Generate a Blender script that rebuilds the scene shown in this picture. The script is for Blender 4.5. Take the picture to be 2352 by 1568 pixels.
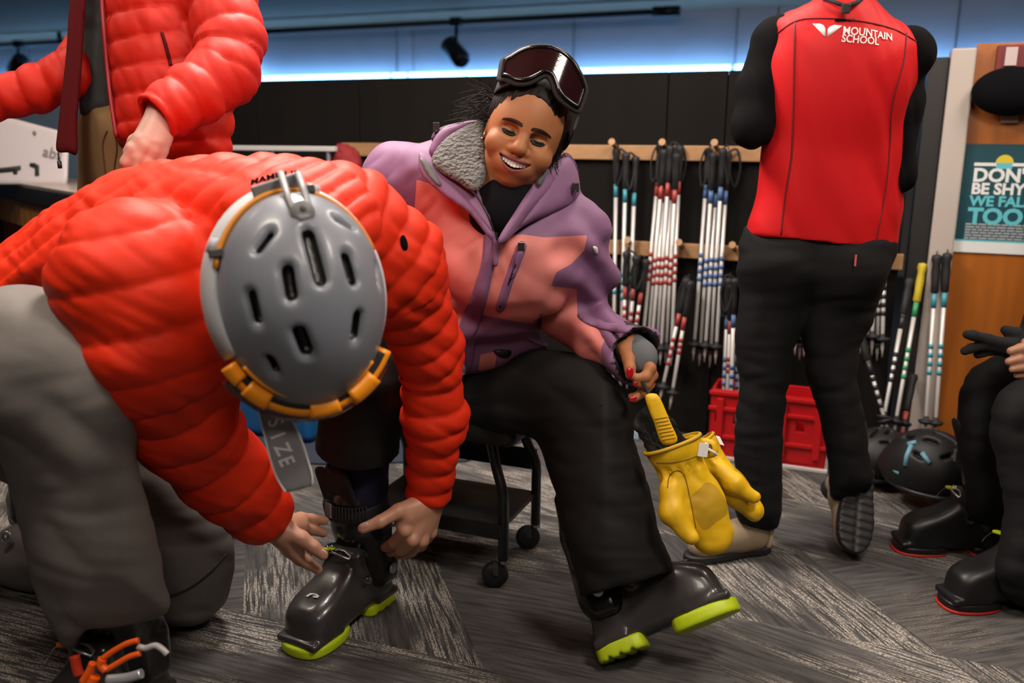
import bpy, bmesh, math, random
import numpy as np
import openvdb
from mathutils import Vector, Matrix, noise
from mathutils.geometry import delaunay_2d_cdt
from mathutils.bvhtree import BVHTree

random.seed(7)
rng = np.random.default_rng(7)
SC = bpy.context.scene
COL = SC.collection
for _o in list(bpy.data.objects):
    bpy.data.objects.remove(_o)

# ------------------------------------------------------------------ camera
FPX, CAMH, PITCH, ROLL = 2000.0, 1.1, math.radians(12.6), 0.0095
FWD = np.array([0, math.cos(PITCH), -math.sin(PITCH)])
_u0 = np.array([0, math.sin(PITCH), math.cos(PITCH)])
_r0 = np.array([1.0, 0, 0])
RT = _r0 * math.cos(ROLL) + _u0 * math.sin(ROLL)
UP = _u0 * math.cos(ROLL) - _r0 * math.sin(ROLL)
CP = np.array([0, 0, CAMH])
cd = bpy.data.cameras.new('camera')
cd.sensor_width = 36.0
cd.lens = FPX / 2352 * 36.0
cd.clip_start = 0.05
cd.clip_end = 60
cd.dof.use_dof = True
cd.dof.focus_distance = 1.88
cd.dof.aperture_fstop = 2.5
cam = bpy.data.objects.new('camera', cd)
COL.objects.link(cam)
cam.matrix_world = Matrix(((RT[0], UP[0], -FWD[0], CP[0]), (RT[1], UP[1], -FWD[1], CP[1]),
                           (RT[2], UP[2], -FWD[2], CP[2]), (0, 0, 0, 1)))
SC.camera = cam

# ------------------------------------------------------------------ world, lamps, exposure
SC.view_settings.view_transform = 'Standard'
SC.view_settings.look = 'None'
SC.view_settings.exposure = 0.0
SC.view_settings.gamma = 1.0
SC.view_settings.use_curve_mapping = False
SC.cycles.max_bounces = 4
SC.cycles.diffuse_bounces = 2
SC.cycles.glossy_bounces = 2
SC.cycles.use_light_tree = False
SC.cycles.use_adaptive_sampling = True
SC.cycles.adaptive_threshold = 0.03
SC.cycles.transmission_bounces = 2
SC.cycles.caustics_reflective = False
SC.cycles.caustics_refractive = False
wd = bpy.data.worlds.new('world')
SC.world = wd
wd.use_nodes = True
wd.node_tree.nodes['Background'].inputs[0].default_value = (0.8, 0.72, 0.66, 1)
wd.node_tree.nodes['Background'].inputs[1].default_value = 0.02


def area(name, loc, aim, sx, sy, power, col):
    l = bpy.data.lights.new(name, 'AREA')
    l.shape = 'RECTANGLE'
    l.size, l.size_y = sx, sy
    l.energy = power * 2.3
    l.color = col
    o = bpy.data.objects.new(name, l)
    COL.objects.link(o)
    o.location = loc
    d = Vector(aim) - Vector(loc)
    o.rotation_euler = d.to_track_quat('-Z', 'Y').to_euler()
    return o


CEIL = 2.34
WARM = (1.0, 0.87, 0.74)
area('ceiling_lamp_a', (-1.0, 1.05, CEIL - .06), (-.75, 1.6, 0.3), .45, .45, 8, WARM)
area('ceiling_lamp_b', (.75, .75, CEIL - .06), (.5, 2.0, 0.3), .45, .45, 14, (1, .90, .80))
area('ceiling_lamp_c', (-.55, 2.35, CEIL - .06), (-.5, 1.8, 0.2), .45, .45, 23, (1, .91, .83))
area('ceiling_lamp_d', (1.75, 2.0, CEIL - .06), (1.4, 2.4, 0.2), .45, .45, 8, WARM)
area('added_fill_lamp', (.05, -.35, CEIL - .06), (.05, 1.7, 0.0), .5, .5, 7.5, (1, .88, .76))  # unseen lamp added behind the camera to brighten boots and front floor
area('ceiling_lamp_g', (-1.75, 2.3, CEIL - .06), (-1.9, 3.3, 0.9), .4, .4, 7, WARM)
area('ceiling_lamp_e', (.55, 2.5, CEIL - .06), (.5, 2.4, 0.0), .45, .45, 6, (1, .90, .80))


# ------------------------------------------------------------------ picture <-> place
def W(px, py, d):
    return CP + d * ((px - 1176) / FPX * RT - (py - 784) / FPX * UP + FWD)


def FL(px, py, z=0.0):
    dr = (px - 1176) / FPX * RT - (py - 784) / FPX * UP + FWD
    return CP + (z - CAMH) / dr[2] * dr


def PX(p):
    v = np.asarray(p, dtype=np.float32) - CP.astype(np.float32)
    d = v @ FWD.astype(np.float32)
    d = np.maximum(d, 0.05)
    return 1176 + FPX * (v @ RT.astype(np.float32)) / d, 784 - FPX * (v @ UP.astype(np.float32)) / d, d


WD = np.array([.929, -.37, 0]); WD /= np.linalg.norm(WD)
WN = np.array([WD[1], -WD[0], 0])
WP0 = np.array([.66, 3.30, 0])


def WPT(px, py, off=0.0):
    dr = (px - 1176) / FPX * RT - (py - 784) / FPX * UP + FWD
    q = WP0 + WN * off
    return CP + ((q - CP) @ WN) / (dr @ WN) * dr


def WS(s, z, off=0.0):
    """point on the pole wall: s along it, z up, off towards the room"""
    return WP0 + WD * s + WN * off + np.array([0, 0, z])


# ------------------------------------------------------------------ materials
MATS = {}


def mat(name, col, rough=.6, metal=0.0, spec=.5, var=0.0, vscale=30, bump=0.0, bscale=200, coat=0.0, sheen=0.0,
        emit=None, estr=0.0, sss=0.0, trans=0.0, alpha=1.0, stretch=None, bdist=.002):
    if name in MATS:
        return MATS[name]
    m = bpy.data.materials.new(name)
    m.use_nodes = True
    nt = m.node_tree
    b = nt.nodes['Principled BSDF']
    b.inputs['Base Color'].default_value = (*col, 1)
    b.inputs['Roughness'].default_value = rough
    b.inputs['Metallic'].default_value = metal
    b.inputs['Specular IOR Level'].default_value = spec
    b.inputs['Coat Weight'].default_value = coat
    b.inputs['Coat Roughness'].default_value = .08
    b.inputs['Sheen Weight'].default_value = sheen
    b.inputs['Sheen Roughness'].default_value = .5
    b.inputs['Transmission Weight'].default_value = trans
    b.inputs['Alpha'].default_value = alpha
    if sss:
        b.inputs['Subsurface Weight'].default_value = sss
        b.inputs['Subsurface Radius'].default_value = (.012, .005, .003)
        b.inputs['Subsurface Scale'].default_value = .5
    if emit:
        b.inputs['Emission Color'].default_value = (*emit, 1)
        b.inputs['Emission Strength'].default_value = estr
    if var or bump:
        tc = nt.nodes.new('ShaderNodeTexCoord')
        src = tc.outputs['Object']
        if stretch:
            mp = nt.nodes.new('ShaderNodeMapping')
            mp.inputs['Scale'].default_value = stretch
            nt.links.new(src, mp.inputs[0])
            src = mp.outputs[0]
    if var:
        n = nt.nodes.new('ShaderNodeTexNoise')
        n.inputs['Scale'].default_value = vscale
        n.inputs['Detail'].default_value = 2
        nt.links.new(src, n.inputs['Vector'])
        mx = nt.nodes.new('ShaderNodeMix'); mx.data_type = 'RGBA'
        mx.inputs['A'].default_value = (*[c * (1 - var) for c in col], 1)
        mx.inputs['B'].default_value = (*[min(1, c * (1 + var)) for c in col], 1)
        nt.links.new(n.outputs['Fac'], mx.inputs['Factor'])
        nt.links.new(mx.outputs['Result'], b.inputs['Base Color'])
    if bump:
        n2 = nt.nodes.new('ShaderNodeTexNoise')
        n2.inputs['Scale'].default_value = bscale
        n2.inputs['Detail'].default_value = 1
        nt.links.new(src, n2.inputs['Vector'])
        bp = nt.nodes.new('ShaderNodeBump')
        bp.inputs['Strength'].default_value = bump
        bp.inputs['Distance'].default_value = bdist
        nt.links.new(n2.outputs['Fac'], bp.inputs['Height'])
        nt.links.new(bp.outputs['Normal'], b.inputs['Normal'])
    MATS[name] = m
    return m


def attr_mix(m, attr, col, rough=None):
    """second colour where the mesh's own float attribute is above zero (a crisp seam)"""
    nt = m.node_tree
    b = nt.nodes['Principled BSDF']
    a = nt.nodes.new('ShaderNodeAttribute'); a.attribute_name = attr
    g = nt.nodes.new('ShaderNodeMath'); g.operation = 'GREATER_THAN'; g.inputs[1].default_value = 0
    nt.links.new(a.outputs['Fac'], g.inputs[0])
    mx = nt.nodes.new('ShaderNodeMix'); mx.data_type = 'RGBA'
    inp = b.inputs['Base Color']
    if inp.links:
        nt.links.new(inp.links[0].from_socket, mx.inputs['A'])
    else:
        mx.inputs['A'].default_value = inp.default_value
    mx.inputs['B'].default_value = (*col, 1)
    nt.links.new(g.outputs[0], mx.inputs['Factor'])
    nt.links.new(mx.outputs['Result'], inp)
    return m


# ------------------------------------------------------------------ objects
def arr_mesh(name, V, F, mt=None, smooth=True, attrs=None):
    """V (n,3), F (m,k) uniform polygons"""
    V = np.asarray(V, dtype=np.float32); F = np.asarray(F, dtype=np.int32)
    me = bpy.data.meshes.new(name)
    k = F.shape[1]
    me.vertices.add(len(V)); me.vertices.foreach_set('co', V.ravel())
    me.loops.add(F.size); me.loops.foreach_set('vertex_index', F.ravel())
    me.polygons.add(len(F))
    me.polygons.foreach_set('loop_start', np.arange(len(F), dtype=np.int32) * k)
    me.polygons.foreach_set('use_smooth', np.full(len(F), smooth))
    me.update(calc_edges=True)
    if attrs:
        for n, a in attrs.items():
            me.attributes.new(n, 'FLOAT', 'POINT').data.foreach_set('value', np.asarray(a, dtype=np.float32))
    if mt:
        me.materials.append(mt)
    return me


def link(name, me, parent=None, **tags):
    o = bpy.data.objects.new(name, me)
    COL.objects.link(o)
    if parent is not None:
        o.parent = parent
        if not parent.get('_local'):
            o.matrix_parent_inverse = parent.matrix_basis.inverted()
    for k, v in tags.items():
        o[k] = v
    return o


def thing(name, label, cat, loc=(0, 0, 0), group=None, matrix=None):
    """an Empty at the thing's base; with a matrix its parts are given in its own coordinates"""
    e = bpy.data.objects.new(name, None)
    COL.objects.link(e)
    e.empty_display_size = .05
    if matrix is not None:
        e.matrix_basis = matrix
        e['_local'] = 1
    else:
        e.location = loc
    e['label'] = label; e['category'] = cat
    if group:
        e['group'] = group
    return e


def tag(o, label, cat, group=None):
    o['label'] = label; o['category'] = cat
    if group:
        o['group'] = group
    return o


def frame(origin, yv, zv):
    """matrix with local y along yv and local z near zv"""
    y = Vector(yv).normalized(); x = y.cross(Vector(zv)).normalized(); z = x.cross(y)
    o = Vector(origin)
    return Matrix(((x.x, y.x, z.x, o.x), (x.y, y.y, z.y, o.y), (x.z, y.z, z.z, o.z), (0, 0, 0, 1)))


class MB:
    """collects boxes, tubes, lathes into ONE mesh"""
    def __init__(s):
        s.bm = bmesh.new()

    def box(s, c, half, R=None, bev=0.0):
        b = bmesh.new()
        bmesh.ops.create_cube(b, size=2)
        for v in b.verts:
            v.co = Vector((v.co.x * half[0], v.co.y * half[1], v.co.z * half[2]))
        if bev:
            bmesh.ops.bevel(b, geom=b.edges[:], offset=bev, segments=2, affect='EDGES', profile=.5)
        M = Matrix.Translation(Vector(c)) @ (R.to_4x4() if R is not None else Matrix())
        b.transform(M)
        s._add(b)
        return s

    def _add(s, b):
        me = bpy.data.meshes.new('t'); b.to_mesh(me); b.free(); s.bm.from_mesh(me); bpy.data.meshes.remove(me)

    def tube(s, pts, r, n=10, cap=True, el=None, closed=False):
        """r number or list; el=(updir, ratio) flattens the section"""
        pts = [Vector(p) for p in pts]
        N = len(pts)
        rs = r if hasattr(r, '__len__') else [r] * N
        rings = []
        prev = None
        for i, p in enumerate(pts):
            if closed:
                t = pts[(i + 1) % N] - pts[i - 1]
            else:
                t = pts[min(i + 1, N - 1)] - pts[max(i - 1, 0)]
            t.normalize()
            if el:
                a = Vector(el[0]); a = (a - t * a.dot(t)).normalized()
            elif prev is None:
                a = t.orthogonal().normalized()
            else:
                a = (prev - t * prev.dot(t)).normalized()
            prev = a
            b = t.cross(a)
            q = el[1] if el else 1.0
            rings.append([s.bm.verts.new(p + a * (math.cos(2 * math.pi * k / n) * rs[i] * q) + b * (math.sin(2 * math.pi * k / n) * rs[i])) for k in range(n)])
        M = N if closed else N - 1
        for i in range(M):
            A, B = rings[i], rings[(i + 1) % N]
            for k in range(n):
                f = s.bm.faces.new((A[k], A[(k + 1) % n], B[(k + 1) % n], B[k])); f.smooth = True
        if cap and not closed:
            s.bm.faces.new(list(reversed(rings[0]))); s.bm.faces.new(rings[-1])
        return s

    def lathe(s, prof, n=24, M=None):
        """prof list of (r,z) about z"""
        M = M or Matrix()
        rings = []
        for r, z in prof:
            rings.append([s.bm.verts.new(M @ Vector((r * math.cos(2 * math.pi * k / n), r * math.sin(2 * math.pi * k / n), z))) for k in range(n)])
        for A, B in zip(rings[:-1], rings[1:]):
            for k in range(n):
                f = s.bm.faces.new((A[k], A[(k + 1) % n], B[(k + 1) % n], B[k])); f.smooth = True
        s.bm.faces.new(list(reversed(rings[0]))); s.bm.faces.new(rings[-1])
        return s

    def prism(s, poly, z0, z1, M=None, bev=0.0):
        b = bmesh.new()
        vs = [b.verts.new((x, y, z0)) for x, y in poly]
        f = b.faces.new(vs)
        r = bmesh.ops.extrude_face_region(b, geom=[f])
        for v in r['geom']:
            if isinstance(v, bmesh.types.BMVert):
                v.co.z = z1
        bmesh.ops.recalc_face_normals(b, faces=b.faces[:])
        if bev:
            bmesh.ops.bevel(b, geom=b.edges[:], offset=bev, segments=2, affect='EDGES')
        if M is not None:
            b.transform(M)
        s._add(b)
        return s

    def ball(s, c, r, R=None, n=12):
        b = bmesh.new()
        bmesh.ops.create_uvsphere(b, u_segments=n * 2, v_segments=n, radius=1)
        rr = r if hasattr(r, '__len__') else (r, r, r)
        b.transform(Matrix.Translation(Vector(c)) @ (R.to_4x4() if R is not None else Matrix()) @ Matrix.Diagonal((*rr, 1)))
        for f in b.faces:
            f.smooth = True
        s._add(b)
        return s

    def mesh(s, name, mt):
        me = bpy.data.meshes.new(name)
        bmesh.ops.recalc_face_normals(s.bm, faces=s.bm.faces[:])
        s.bm.to_mesh(me); s.bm.free()
        if mt:
            me.materials.append(mt)
        return me

    def build(s, name, mt, parent=None, **tags):
        return link(name, s.mesh(name, mt), parent, **tags)


def text_mesh(txt, size, mt, bold=0.0, ext=.0006, shear=0.0, align='LEFT', sx=1.0):
    c = bpy.data.curves.new('txt', 'FONT')
    c.body = txt; c.size = size; c.extrude = ext; c.offset = bold; c.shear = shear; c.align_x = align
    c.resolution_u = 3
    o = bpy.data.objects.new('txt', c); COL.objects.link(o)
    dg = bpy.context.evaluated_depsgraph_get()
    me = bpy.data.meshes.new_from_object(o.evaluated_get(dg))
    bpy.data.objects.remove(o); bpy.data.curves.remove(c)
    if sx != 1:
        me.transform(Matrix.Diagonal((sx, 1, 1, 1)))
    me.materials.clear(); me.materials.append(mt)
    return me


# ------------------------------------------------------------------ smooth solids (distance fields -> one continuous mesh)
def poly_sd(x, y, poly):
    """signed distance to polygon, negative inside"""
    P = np.asarray(poly, dtype=np.float32)
    Q = np.roll(P, -1, axis=0)
    d = np.full(x.shape, 1e9, dtype=np.float32)
    ins = np.zeros(x.shape, dtype=bool)
    for (ax, ay), (bx, by) in zip(P, Q):
        ex, ey = bx - ax, by - ay
        wx, wy = x - ax, y - ay
        t = np.clip((wx * ex + wy * ey) / (ex * ex + ey * ey + 1e-12), 0, 1)
        dx, dy = wx - ex * t, wy - ey * t
        d = np.minimum(d, dx * dx + dy * dy)
        if ay != by:
            c = ((ay > y) != (by > y)) & (x < ex * (y - ay) / ey + ax)
            ins ^= c
    d = np.sqrt(d)
    return np.where(ins, -d, d)


def smooth_poly(pts, n=3):
    """closed Catmull-Rom through the points"""
    P = np.asarray(pts, dtype=float); N = len(P); out = []
    for i in range(N):
        p0, p1, p2, p3 = P[i - 1], P[i], P[(i + 1) % N], P[(i + 2) % N]
        for k in range(n):
            t = k / n
            out.append(.5 * ((2 * p1) + (-p0 + p2) * t + (2 * p0 - 5 * p1 + 4 * p2 - p3) * t * t + (-p0 + 3 * p1 - 3 * p2 + p3) * t ** 3))
    return out


def spline(pts, n=6):
    P = [np.asarray(p, float) for p in pts]; out = []
    for i in range(len(P) - 1):
        p0 = P[max(i - 1, 0)]; p1 = P[i]; p2 = P[i + 1]; p3 = P[min(i + 2, len(P) - 1)]
        for k in range(n):
            t = k / n
            out.append(.5 * ((2 * p1) + (-p0 + p2) * t + (2 * p0 - 5 * p1 + 4 * p2 - p3) * t * t + (-p0 + 3 * p1 - 3 * p2 + p3) * t ** 3))
    out.append(P[-1])
    return out


def bone_coords(p, a, b):
    a = np.asarray(a, dtype=np.float32); b = np.asarray(b, dtype=np.float32)
    ax = b - a; L = float(np.linalg.norm(ax)); ax = ax / L
    v = p - a
    t = v @ ax
    return v, t, ax, L


class Solid:
    def __init__(s, h):
        s.h = h; s.pr = []

    def add(s, fn, lo, hi, k=.02, op='u'):
        s.pr.append((fn, np.asarray(lo, float), np.asarray(hi, float), k, op)); return s

    def cap(s, a, b, ra, rb=None, k=.02, ratio=1.0, ud=None, flat=False, op='u'):
        """tapered limb; ratio scales the radius along ud; flat gives square ends"""
        rb = ra if rb is None else rb
        a = np.asarray(a, float); b = np.asarray(b, float)

        def fn(p):
            v, t, ax, L = bone_coords(p, a, b)
            tt = np.clip(t / L, 0, 1)
            r = ra + (rb - ra) * tt
            lat = v - t[..., None] * ax
            if ratio != 1.0:
                w = np.asarray(ud, dtype=np.float32); w = w - ax * (w @ ax); w = w / np.linalg.norm(w)
                c = lat @ w
                rho2 = (lat * lat).sum(-1) - c * c + (c / ratio) ** 2
            else:
                rho2 = (lat * lat).sum(-1)
            ex = np.maximum(np.maximum(-t, t - L), 0)
            if flat:
                return np.maximum(np.sqrt(rho2) - r, np.maximum(-t, t - L))
            return np.sqrt(rho2 + ex * ex) - r
        m = max(ra, rb) * max(1, ratio)
        return s.add(fn, np.minimum(a, b) - m, np.maximum(a, b) + m, k, op)

    def chain(s, pts, rs, k=.02, **kw):
        for i in range(len(pts) - 1):
            s.cap(pts[i], pts[i + 1], rs[i], rs[i + 1], k=k, **kw)
        return s

    def ell(s, c, r, R=None, k=.02, op='u'):
        c = np.asarray(c, float); r = np.asarray(r, dtype=np.float32)
        A = np.eye(3) if R is None else np.asarray(R, float)  # columns are axes

        def fn(p):
            q = (p - c.astype(np.float32)) @ A.astype(np.float32)
            n = np.sqrt(((q / r) ** 2).sum(-1))
            g = np.sqrt(((q / (r * r)) ** 2).sum(-1)) + 1e-9
            return n * (n - 1) / g
        m = float(r.max())
        ext = np.sqrt(((A * r) ** 2).sum(1))
        return s.add(fn, c - ext, c + ext, k, op)

    def box(s, c, half, R=None, rnd=.005, k=.01, op='u'):
        c = np.asarray(c, float); hf = np.asarray(half, dtype=np.float32)
        A = np.eye(3) if R is None else np.asarray(R, float)

        def fn(p):
            q = np.abs((p - c.astype(np.float32)) @ A.astype(np.float32)) - (hf - rnd)
            return np.sqrt((np.maximum(q, 0) ** 2).sum(-1)) + np.minimum(q.max(-1), 0) - rnd
        ext = (np.abs(A) * hf).sum(1)
        return s.add(fn, c - ext, c + ext, k, op)

    def infl(s, outline, depth, R, T, k=.02, op='u', raw=False):
        """body inflated from an outline seen from the camera side: depth of its middle, R rounding width, T half thickness (metres)"""
        O = outline if raw else smooth_poly(outline, 3)
        O = np.asarray(O, float)
        dep = depth if callable(depth) else (lambda x, y: np.full_like(x, depth))

        def fn(p):
            x, y, d = PX(p)
            sd = poly_sd(x, y, O) * d / FPX
            dl = np.abs(d - dep(x, y))
            q = np.maximum(1 + sd / R, 0)
            return (np.sqrt(q * q + (dl / T) ** 2) - 1) * min(R, T)
        pts = []
        for x, y in O:
            d0 = float(dep(np.array([x], dtype=np.float32), np.array([y], dtype=np.float32))[0])
            pts += [W(x, y, d0 - T), W(x, y, d0 + T)]
        pts = np.array(pts)
        return s.add(fn, pts.min(0), pts.max(0), k, op)

    def sheet(s, poly, M, zs, t, k=.004, op='u', rnd=.0):
        """curved plate: polygon in local xy of M, mid surface z=zs(x,y), half thickness t"""
        Mi = np.linalg.inv(np.asarray(M, float)).astype(np.float32)
        O = np.asarray(poly, float)

        def fn(p):
            q = p @ Mi[:3, :3].T + Mi[:3, 3]
            x, y, z = q[..., 0], q[..., 1], q[..., 2]
            sd = poly_sd(x, y, O)
            a = np.maximum(sd + rnd, 0); b = np.maximum(np.abs(z - zs(x, y)) - t + rnd, 0)
            return np.where((sd + rnd < 0) & (np.abs(z - zs(x, y)) - t + rnd < 0), np.maximum(sd, np.abs(z - zs(x, y)) - t), np.sqrt(a * a + b * b) - rnd)
        zz = [float(zs(np.array([x], dtype=np.float32), np.array([y], dtype=np.float32))[0]) for x, y in O] + [float(zs(np.array([O[:, 0].mean()], dtype=np.float32), np.array([O[:, 1].mean()], dtype=np.float32))[0])]
        A = np.asarray(M, float)
        cs = []
        for x in (O[:, 0].min(), O[:, 0].max()):
            for y in (O[:, 1].min(), O[:, 1].max()):
                for z in (min(zz) - t - .01, max(zz) + t + .01):
                    cs.append(A[:3, :3] @ np.array([x, y, z]) + A[:3, 3])
        cs = np.array(cs)
        return s.add(fn, cs.min(0), cs.max(0), k, op)

    def cutpx(s, poly, lo, hi, k=.006):
        """trim with a straight-sided cutter seen along the view (hems, front edges)"""
        O = np.asarray(poly, float)

        def fn(p):
            x, y, d = PX(p)
            return poly_sd(x, y, O) * d / FPX
        return s.add(fn, lo, hi, k, 's')

    def build(s, smooth=2):
        h = s.h
        lo = np.min([p[1] for p in s.pr if p[4] == 'u'], axis=0) - 4 * h
        hi = np.max([p[2] for p in s.pr if p[4] == 'u'], axis=0) + 4 * h
        n = np.ceil((hi - lo) / h).astype(int) + 1
        D = np.full(n, 1.0, dtype=np.float32)
        for fn, plo, phi, k, op in s.pr:
            pad = k + 3 * h
            i0 = np.clip(np.floor((plo - pad - lo) / h).astype(int), 0, n)
            i1 = np.clip(np.ceil((phi + pad - lo) / h).astype(int) + 1, 0, n)
            if op == 'i':
                i0 = np.zeros(3, int); i1 = n
            if (i1 <= i0).any():
                continue
            g = np.stack(np.meshgrid(*[(lo[a] + np.arange(i0[a], i1[a]) * h).astype(np.float32) for a in range(3)], indexing='ij'), -1)
            f = fn(g).astype(np.float32)
            sl = tuple(slice(i0[a], i1[a]) for a in range(3))
            d = D[sl]
            if op == 'u':
                w = np.clip(.5 + .5 * (f - d) / k, 0, 1)
                D[sl] = f + (d - f) * w - k * w * (1 - w)
            else:
                if op == 's':
                    f = -f
                w = np.clip(.5 - .5 * (f - d) / k, 0, 1)
                D[sl] = f + (d - f) * w + k * w * (1 - w)
        D = np.clip(D, -3 * h, 3 * h)
        gr = openvdb.FloatGrid(3 * h)
        gr.copyFromArray(D)
        V, Q = gr.convertToQuads(0.0)
        V = V.astype(np.float64) * h + lo
        Q = Q.astype(np.int64)[:, ::-1]
        V = relax(V, Q, smooth)
        N = normals(V, Q)
        # orientation check
        c = V.mean(0)
        a, b_, d_ = V[Q[:, 0]], V[Q[:, 1]], V[Q[:, 2]]
        if (np.einsum('ij,ij->i', a - c, np.cross(b_ - a, d_ - a)).sum()) < 0:
            Q = Q[:, ::-1]; N = -N
        return V, Q, N


def relax(V, Q, it):
    if it <= 0:
        return V
    e = np.concatenate([Q[:, [0, 1]], Q[:, [1, 2]], Q[:, [2, 3]], Q[:, [3, 0]]])
    n = len(V)
    cnt = np.bincount(e[:, 0], minlength=n) + np.bincount(e[:, 1], minlength=n)
    cnt = np.maximum(cnt, 1)
    for i in range(it):
        S = np.stack([np.bincount(e[:, 0], V[e[:, 1], a], n) + np.bincount(e[:, 1], V[e[:, 0], a], n) for a in range(3)], 1) / cnt[:, None]
        V = V + (.6 if i % 2 == 0 else -.3) * (S - V)
    return V


def normals(V, Q):
    a, b, c, d = (V[Q[:, i]] for i in range(4))
    fn = np.cross(c - a, d - b)
    N = np.zeros_like(V)
    for i in range(4):
        for ax in range(3):
            N[:, ax] += np.bincount(Q[:, i], fn[:, ax], len(V))
    return N / (np.linalg.norm(N, axis=1, keepdims=True) + 1e-12)


def wrinkle(V, N, amp, fast, seed=0, axis=None, slow=None, **kw):
    """cloth folds along the normal: quick across axis, slow along the fold"""
    if axis is not None:
        a = np.asarray(axis, float); a /= np.linalg.norm(a)
        slow = slow or fast * .35
        P = V * slow + np.outer(V @ a, a) * (fast - slow)
    else:
        P = V * fast
    P = P + seed * 17.3
    f = np.array([noise.noise(Vector(p)) for p in P])
    g = np.array([noise.noise(Vector(p * .6 + 31)) for p in P])
    d = np.sqrt(f * f + .006) * 1.6 - .42 + g * .6
    return V + N * (d * amp)[:, None]


def quilt(V, N, coord, L, amp, pw=.55):
    """stitched baffles: puffs between lines every L along coord"""
    s_ = np.abs(np.sin(np.pi * coord / L)) ** pw
    return V + N * ((s_ - .75) * amp)[:, None]


def nearest_bone(V, bones):
    """bones list of (a,b,r): returns index and length along"""
    best = np.full(len(V), 1e9); idx = np.zeros(len(V), int); al = np.zeros(len(V))
    for i, (a, b, r) in enumerate(bones):
        v, t, ax, L = bone_coords(V, a, b)
        tt = np.clip(t, 0, L)
        d = np.linalg.norm(v - tt[:, None] * ax, axis=1) - r
        m = d < best
        best[m] = d[m]; idx[m] = i; al[m] = t[m]
    return idx, al, best


def solid_obj(name, S, mt, parent=None, smooth=2, post=None, attrs=None, **tags):
    V, Q, N = S.build(smooth)
    if post:
        V = post(V, N)
    at = attrs(V, N) if attrs else None
    return link(name, arr_mesh(name, V, Q, mt, True, at), parent, **tags)


def pillow(name, outline, depth, T, mt, parent=None, R=.01, step=8, raw=False, **tags):
    """soft flat piece (flap, patch, strap) from an outline, rounded edges, half thickness T"""
    O = np.asarray(outline if raw else smooth_poly(outline, 4), float)
    dep = depth if callable(depth) else (lambda x, y: np.full_like(np.asarray(x, float), depth))
    gx, gy = np.meshgrid(np.arange(O[:, 0].min(), O[:, 0].max(), step), np.arange(O[:, 1].min(), O[:, 1].max(), step))
    gx, gy = gx.ravel(), gy.ravel()
    ins = poly_sd(gx.astype(np.float32), gy.astype(np.float32), O) < -step * .45
    P2 = [Vector(p) for p in O] + [Vector((a, b)) for a, b in zip(gx[ins], gy[ins])]
    n = len(O)
    vs, es, fs, *_ = delaunay_2d_cdt(P2, [(i, (i + 1) % n) for i in range(n)], [list(range(n))], 1, 1e-4)
    P = np.array([[v.x, v.y] for v in vs])
    d0 = dep(P[:, 0], P[:, 1])
    sd = np.maximum(-poly_sd(P[:, 0].astype(np.float32), P[:, 1].astype(np.float32), O), 0) * d0 / FPX
    q = np.clip(sd / R, 0, 1)
    th = T * np.sqrt(np.maximum(1 - (1 - q) ** 2, 0))
    base = np.array([W(x, y, d) for (x, y), d in zip(P, d0)])
    ray = base - CP; ray /= np.linalg.norm(ray, axis=1, keepdims=True)
    Vf = base - ray * (th + .0002)[:, None]; Vb = base + ray * (th + .0002)[:, None]
    m = len(P)
    tri = []
    for f in fs:
        f = list(f)
        a, b, c = (P[i] for i in f[:3])
        if (b[0] - a[0]) * (c[1] - a[1]) - (b[1] - a[1]) * (c[0] - a[0]) > 0:
            f = f[::-1]
        tri.append(f)
    ec = {}
    for f in tri:
        for i in range(3):
            e = (f[i], f[(i + 1) % 3]); ec[e] = 1
    bnd = [e for e in ec if (e[1], e[0]) not in ec]
    F = [tuple(f) for f in tri] + [tuple(i + m for i in reversed(f)) for f in tri]
    F += [(b, a, a + m) for a, b in bnd] + [(b, a + m, b + m) for a, b in bnd]
    me = arr_mesh(name, np.vstack([Vf, Vb]), F, mt)
    return link(name, me, parent, **tags)


def plane_depth(p1, p2, p3):
    """depth field through three (px,py,d)"""
    A = np.array([[p[0], p[1], 1] for p in (p1, p2, p3)], float)
    c = np.linalg.solve(A, np.array([p[2] for p in (p1, p2, p3)], float))
    return lambda x, y: c[0] * x + c[1] * y + c[2]


def joined(name, parts, mt, parent=None, **tags):
    """several closed shells as one mesh object"""
    Vs, Qs, o = [], [], 0
    for V, Q in parts:
        Vs.append(V); Qs.append(Q + o); o += len(V)
    return link(name, arr_mesh(name, np.vstack(Vs), np.vstack(Qs), mt), parent, **tags)


def bvh_of(o, M=None):
    me = o.data
    n = len(me.vertices); co = np.empty(n * 3, dtype=np.float32); me.vertices.foreach_get('co', co)
    if M is not None:
        A = np.array(M); co = (co.reshape(-1, 3) @ A[:3, :3].T + A[:3, 3]).ravel()
    lv = np.empty(len(me.loops), dtype=np.int32); me.loops.foreach_get('vertex_index', lv)
    return BVHTree.FromPolygons(co.reshape(-1, 3).tolist(), lv.reshape(len(me.polygons), -1).tolist())


def hitd(bvh, px, py):
    r = W(px, py, 1.0) - CP
    loc, *_ = bvh.ray_cast(Vector(CP), Vector(r).normalized())
    return None if loc is None else float((np.array(loc) - CP) @ FWD)


def on_surf(bvh, off, guess=None):
    """depth field lying off metres in front of a surface"""
    def f(x, y):
        xs = np.atleast_1d(np.asarray(x, float)); ys = np.atleast_1d(np.asarray(y, float))
        h = [hitd(bvh, a, b) for a, b in zip(xs, ys)]
        g = np.atleast_1d(guess(xs, ys)) if guess is not None else None
        ok = [v for v in h if v is not None]
        md = float(np.median(ok)) if ok else 2.0
        out = np.array([md if v is None else v for v in h]) - off
        if g is not None:
            out = np.minimum(out, g)
        return out
    return f


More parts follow.
